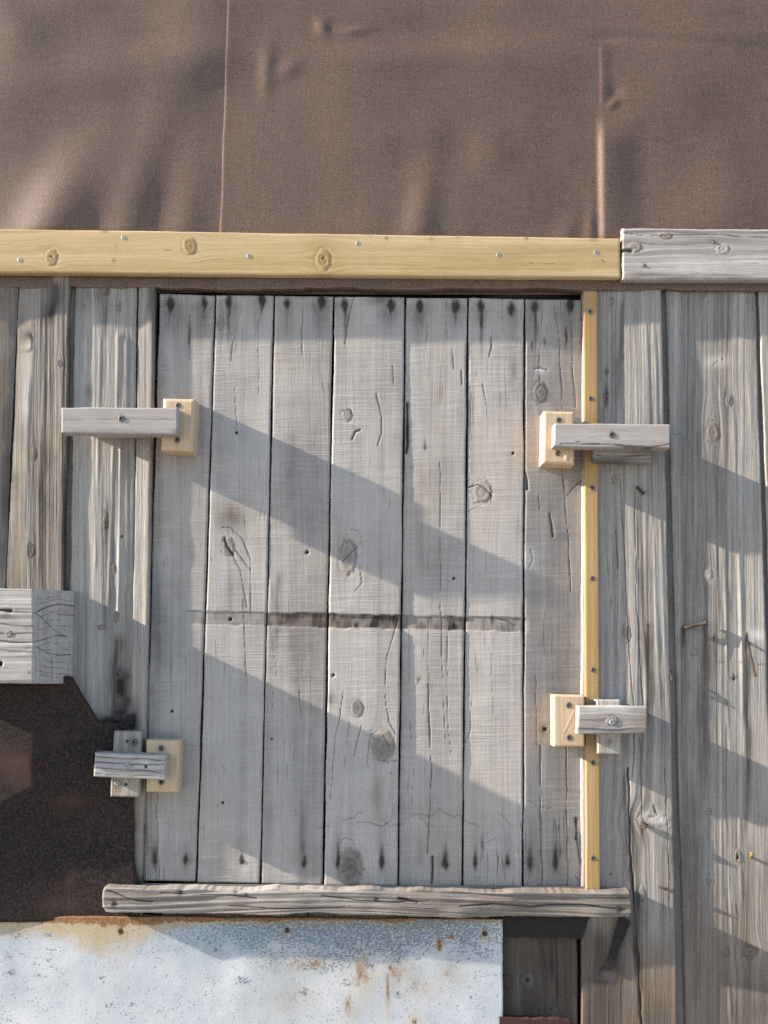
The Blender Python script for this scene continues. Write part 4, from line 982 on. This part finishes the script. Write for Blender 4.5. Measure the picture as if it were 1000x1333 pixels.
flat_iron(fs, ragged([(806, 1192), (821, 1200), (815, 1216), (806, 1236), (797, 1262), (791, 1264), (789, 1260), (795, 1236), (802, 1212)], 7, .5, 6), 5.5, 3.5, M['strap'], 'prong')
rb = thing('rusty_bar', 'red rusted iron bar edge at the foot of the short dark boards', 'iron bar', tuple(P(700, 1345, 4)))
flat_iron(rb, ragged([(650, 1324), (668, 1326), (700, 1327), (728, 1327), (742, 1330), (742, 1352), (650, 1352)], 6, .7, 7), 9, 12, M['rustbar'], 'bar')

# ------------------------------------------------------------------ big timber block, left
tb = thing('timber_block', 'thick squared timber end with cracks sticking out of the left wall', 'timber block', tuple(P(0, 890, 0)))
slab('timber', tb, M['grey_h'], (-130, 765), (43, 766.5), (43, 889.5), (-130, 889), 78, 72, Wood('x', 461, amp=.5, ridge=.35, tone=.56, con=1.0, fine=2.6, warp=1.2, marks=[
    ('crack', [(-10, 795), (13, 795)], 3.2, 5), ('crack', [(13, 796), (43, 797)], 1.0, 1.5), ('crack', [(-20, 835), (20, 836), (44, 836)], 1.1, 1.5), ('crack', [(0, 826), (30, 824), (44, 824)], .8, 1.0), ('crack', [(-10, 812), (18, 814), (43, 815)], .7, .8), ('crack', [(-10, 846), (20, 848), (43, 848)], .7, .8),
    ('knot', 11, 825, 5, 4, .5), ('blot', 36, 818, 6, 3, 'b', .8), ('blot', 36, 842, 6, 3, 'b', .5), ('hole', 0, 864, 4), ('nail', 38, 875, 2, 2, 2, .8), ('blot', 14, 780, 40, 10, 'p', .5), ('blot', 10, 868, 34, 14, 'p', .5), ('blot', 8, 851, 30, 6, 'p', .35), ('blot', 6, 804, 30, 5, 't', .5)]), 1.1, 1.0, 1.5, .8, 461, back=0.003)
endm = [('crack', [(43, 797), (54, 803), (66, 815), (78, 826), (87, 828)], .8, 1.2), ('crack', [(43, 836), (58, 832), (74, 827), (87, 829)], .9, 1.3), ('crack', [(47, 797), (60, 790), (74, 787), (95, 788)], 1.2, 1.8), ('crack', [(76, 800), (95, 801)], 1.1, 1.6), ('crack', [(44, 840), (62, 850), (78, 853), (92, 852)], 1.1, 1.6), ('crack', [(50, 843), (62, 836), (78, 838)], .6, .8)]
for k, (ya, yb, ym) in enumerate(((781, 775, 778), (786, 779, 781), (805, 795, 797), (812, 808, 806), (820, 816, 814), (845, 846, 846), (858, 862, 862), (866, 870, 869), (872, 878, 876), (878, 884, 881))):
    endm.append(('crack', [(45 + (k * 7) % 11, ya), (64 + (k * 5) % 8, ym), (80 + (k * 11) % 15, yb)], .55, .8))
def end_rings(PX, PY, U, V, H, T, G, B, Al):
    r = np.hypot((PX - 88) * 1.0, (PY - 828) * .9) + (fbm(PX / 20, PY / 20, 463, 2) - .5) * 8
    T = .78 + (vn(r / 2.2, r * 0, 464) - .5) * .35 + (fbm(PX / 5, PY / 5, 465, 2) - .5) * .3
    return H * .6, T, G, B, Al
slab('end_grain', tb, M['grey_v'], (43, 766.5), (95.5, 769.5), (93, 890), (43, 889.5), (78, 4, 4, 78), 70, Wood('z', 466, amp=.1, tone=.5, con=.2, warp=.6, marks=endm, extra=end_rings), 1.0, 1.0, 1.0, .6, 466, back=0.003)

# ------------------------------------------------------------------ turn latches
GRP = 'wooden turn latches round the hatch'
def latch(label, base, spacer, bar, bar_screws, spacer_screws=()):
    t = thing('turn_latch', label, 'latch', tuple(P(*base, 0)), GRP)
    sq, sd, sth, smat, swood, srnd = spacer
    s = slab('spacer', t, smat, *sq, sd, sth, swood, 1.1, 1.1, srnd, .5, swood.seed)
    for k, x, y in spacer_screws: fastener('screw', k, x, y, sd - .4, s, .9)
    bq, bd, bth, bmat, bwood, brnd = bar
    b = slab('bar', t, bmat, *bq, bd, bth, bwood, 1.1, 1.0, brnd, .5, bwood.seed)
    for k, x, y, sz in bar_screws: fastener('screw', k, x, y, bd - .3, b, sz)
    return t
latch('smooth grey turn latch at the upper left of the hatch, one dark screw', (155, 550),
      (((116, 540), (190, 540), (190, 565.5), (115, 565)), 30, 29.5, M['grey_h'], Wood('x', 501, amp=.2, tone=.6, brown=.15), 1.5),
      (((80, 530.5), (232, 531), (231.5, 566), (80, 563)), 53, 22, M['latch'], Wood('x', 502, amp=.12, tone=.55, con=.6, fine=3, warp=.4, marks=[('crack', [(80, 547), (150, 545), (228, 547)], .6, .4), ('nail', 158, 545, 4.5, 4.5, 4.5, .75), ('nail', 228, 562, 5, 4, 4, .35), ('streak', 82, 560, 230, 564, 2, 't', .5)]), 1.0), [('screw', 158, 545, 1.0)])
latch('grey turn latch at the upper right of the hatch, on a thick split spacer', (800, 567),
      (((772, 560), (851, 560), (850, 601), (774, 599)), 30, 29.5, M['grey_h'], Wood('x', 511, amp=.5, ridge=.5, tone=.32, con=.8, fine=3, marks=[('crack', [(776, 592), (810, 594), (850, 591)], 1.0, 1.6), ('blot', 830, 588, 10, 4, 'b', .5), ('blot', 790, 598, 40, 5, 'g', .4)]), 4),
      (((722, 551.5), (872.5, 552.5), (872.5, 583), (721, 581)), 53, 22, M['latch'], Wood('x', 512, amp=.12, tone=.55, con=.6, fine=3, warp=.5, marks=[('crack', [(730, 579), (790, 579), (850, 582), (872, 578)], 1.2, 1.4), ('nail', 796.5, 566, 4.5, 4.5, 4.5, .75), ('crack', [(750, 576), (756, 576)], 1.2, 1.4), ('blot', 860, 579, 14, 4, 'b', .7), ('blot', 860, 560, 10, 10, 'b', .25)]), 1.2), [('screw', 796.5, 566, 1.0)])
latch('short rough grey turn latch at the lower right of the hatch, crossing an upright spacer', (795, 980),
      (((777, 911), (808, 911), (808, 982), (778, 981.5)), 25, 24.5, M['grey_v'], Wood('z', 521, amp=.25, tone=.6, con=.7, fine=3, marks=[('nail', 794, 965, 5, 5, 6, .5), ('blot', 785, 970, 6, 8, 't', .4)]), 1.8),
      (((753, 919.5), (842.5, 919.5), (842.5, 955), (752, 955.5)), 45, 20, M['grey_h'], Wood('x', 522, amp=.55, ridge=.4, tone=.52, con=.9, fine=2.6, warp=1.2, marks=[('blot', 790, 922, 30, 6, 'p', .7), ('nail', 797, 940, 6, 5, 5, .5), ('blot', 835, 936, 12, 14, 'b', .5), ('knot', 797, 938, 8, 6, .3)]), 1.2), [('zinc', 797, 940, 1.05)], [('zinc', 794, 965)])
latch('short cracked grey turn latch at the lower left of the hatch, on an upright spacer', (165, 1035),
      (((148.5, 952), (184.5, 952.5), (181.5, 1037.5), (144, 1037)), 24, 23.5, M['grey_v'], Wood('z', 531, amp=.25, tone=.45, con=.8, fine=3, brown=.1, marks=[('hole', 165.5, 965, 1.9), ('hole', 164, 1021, 2.0), ('nail', 174.5, 966, 6, 6, 6, .8), ('nail', 152.5, 1019, 5, 5, 10, .7), ('blot', 150, 1030, 6, 10, 'b', .6), ('blot', 158, 1035, 2, 6, 'p', .9), ('blot', 172, 975, 12, 12, 't', .3), ('crack', [(157, 952), (156, 980)], .6, .6)]), 1.5),
      (((124, 979.5), (216, 983), (214.5, 1015), (121.5, 1010.5)), 45, 21, M['grey_h'], Wood('x', 532, amp=.4, ridge=.25, tone=.66, con=.7, fine=2.8, warp=.6, marks=[('crack', [(122, 985), (170, 987), (215, 990)], 1.0, 1.5), ('crack', [(122, 992), (160, 993), (190, 996), (215, 995)], 1.1, 1.6), ('crack', [(122, 1000), (150, 1000), (185, 1003), (215, 1006)], 1.1, 1.6), ('crack', [(122, 1007), (180, 1010), (214, 1011)], .8, 1.0), ('hole', 190, 998, 2.2), ('blot', 188, 993, 8, 4, 'p', .5), ('nail', 167, 997, 5, 4, 4, .5)]), 1.6), [('zinc', 167, 997, .9)], [('screw', 174.5, 966), ('zinc', 152.5, 1019)])
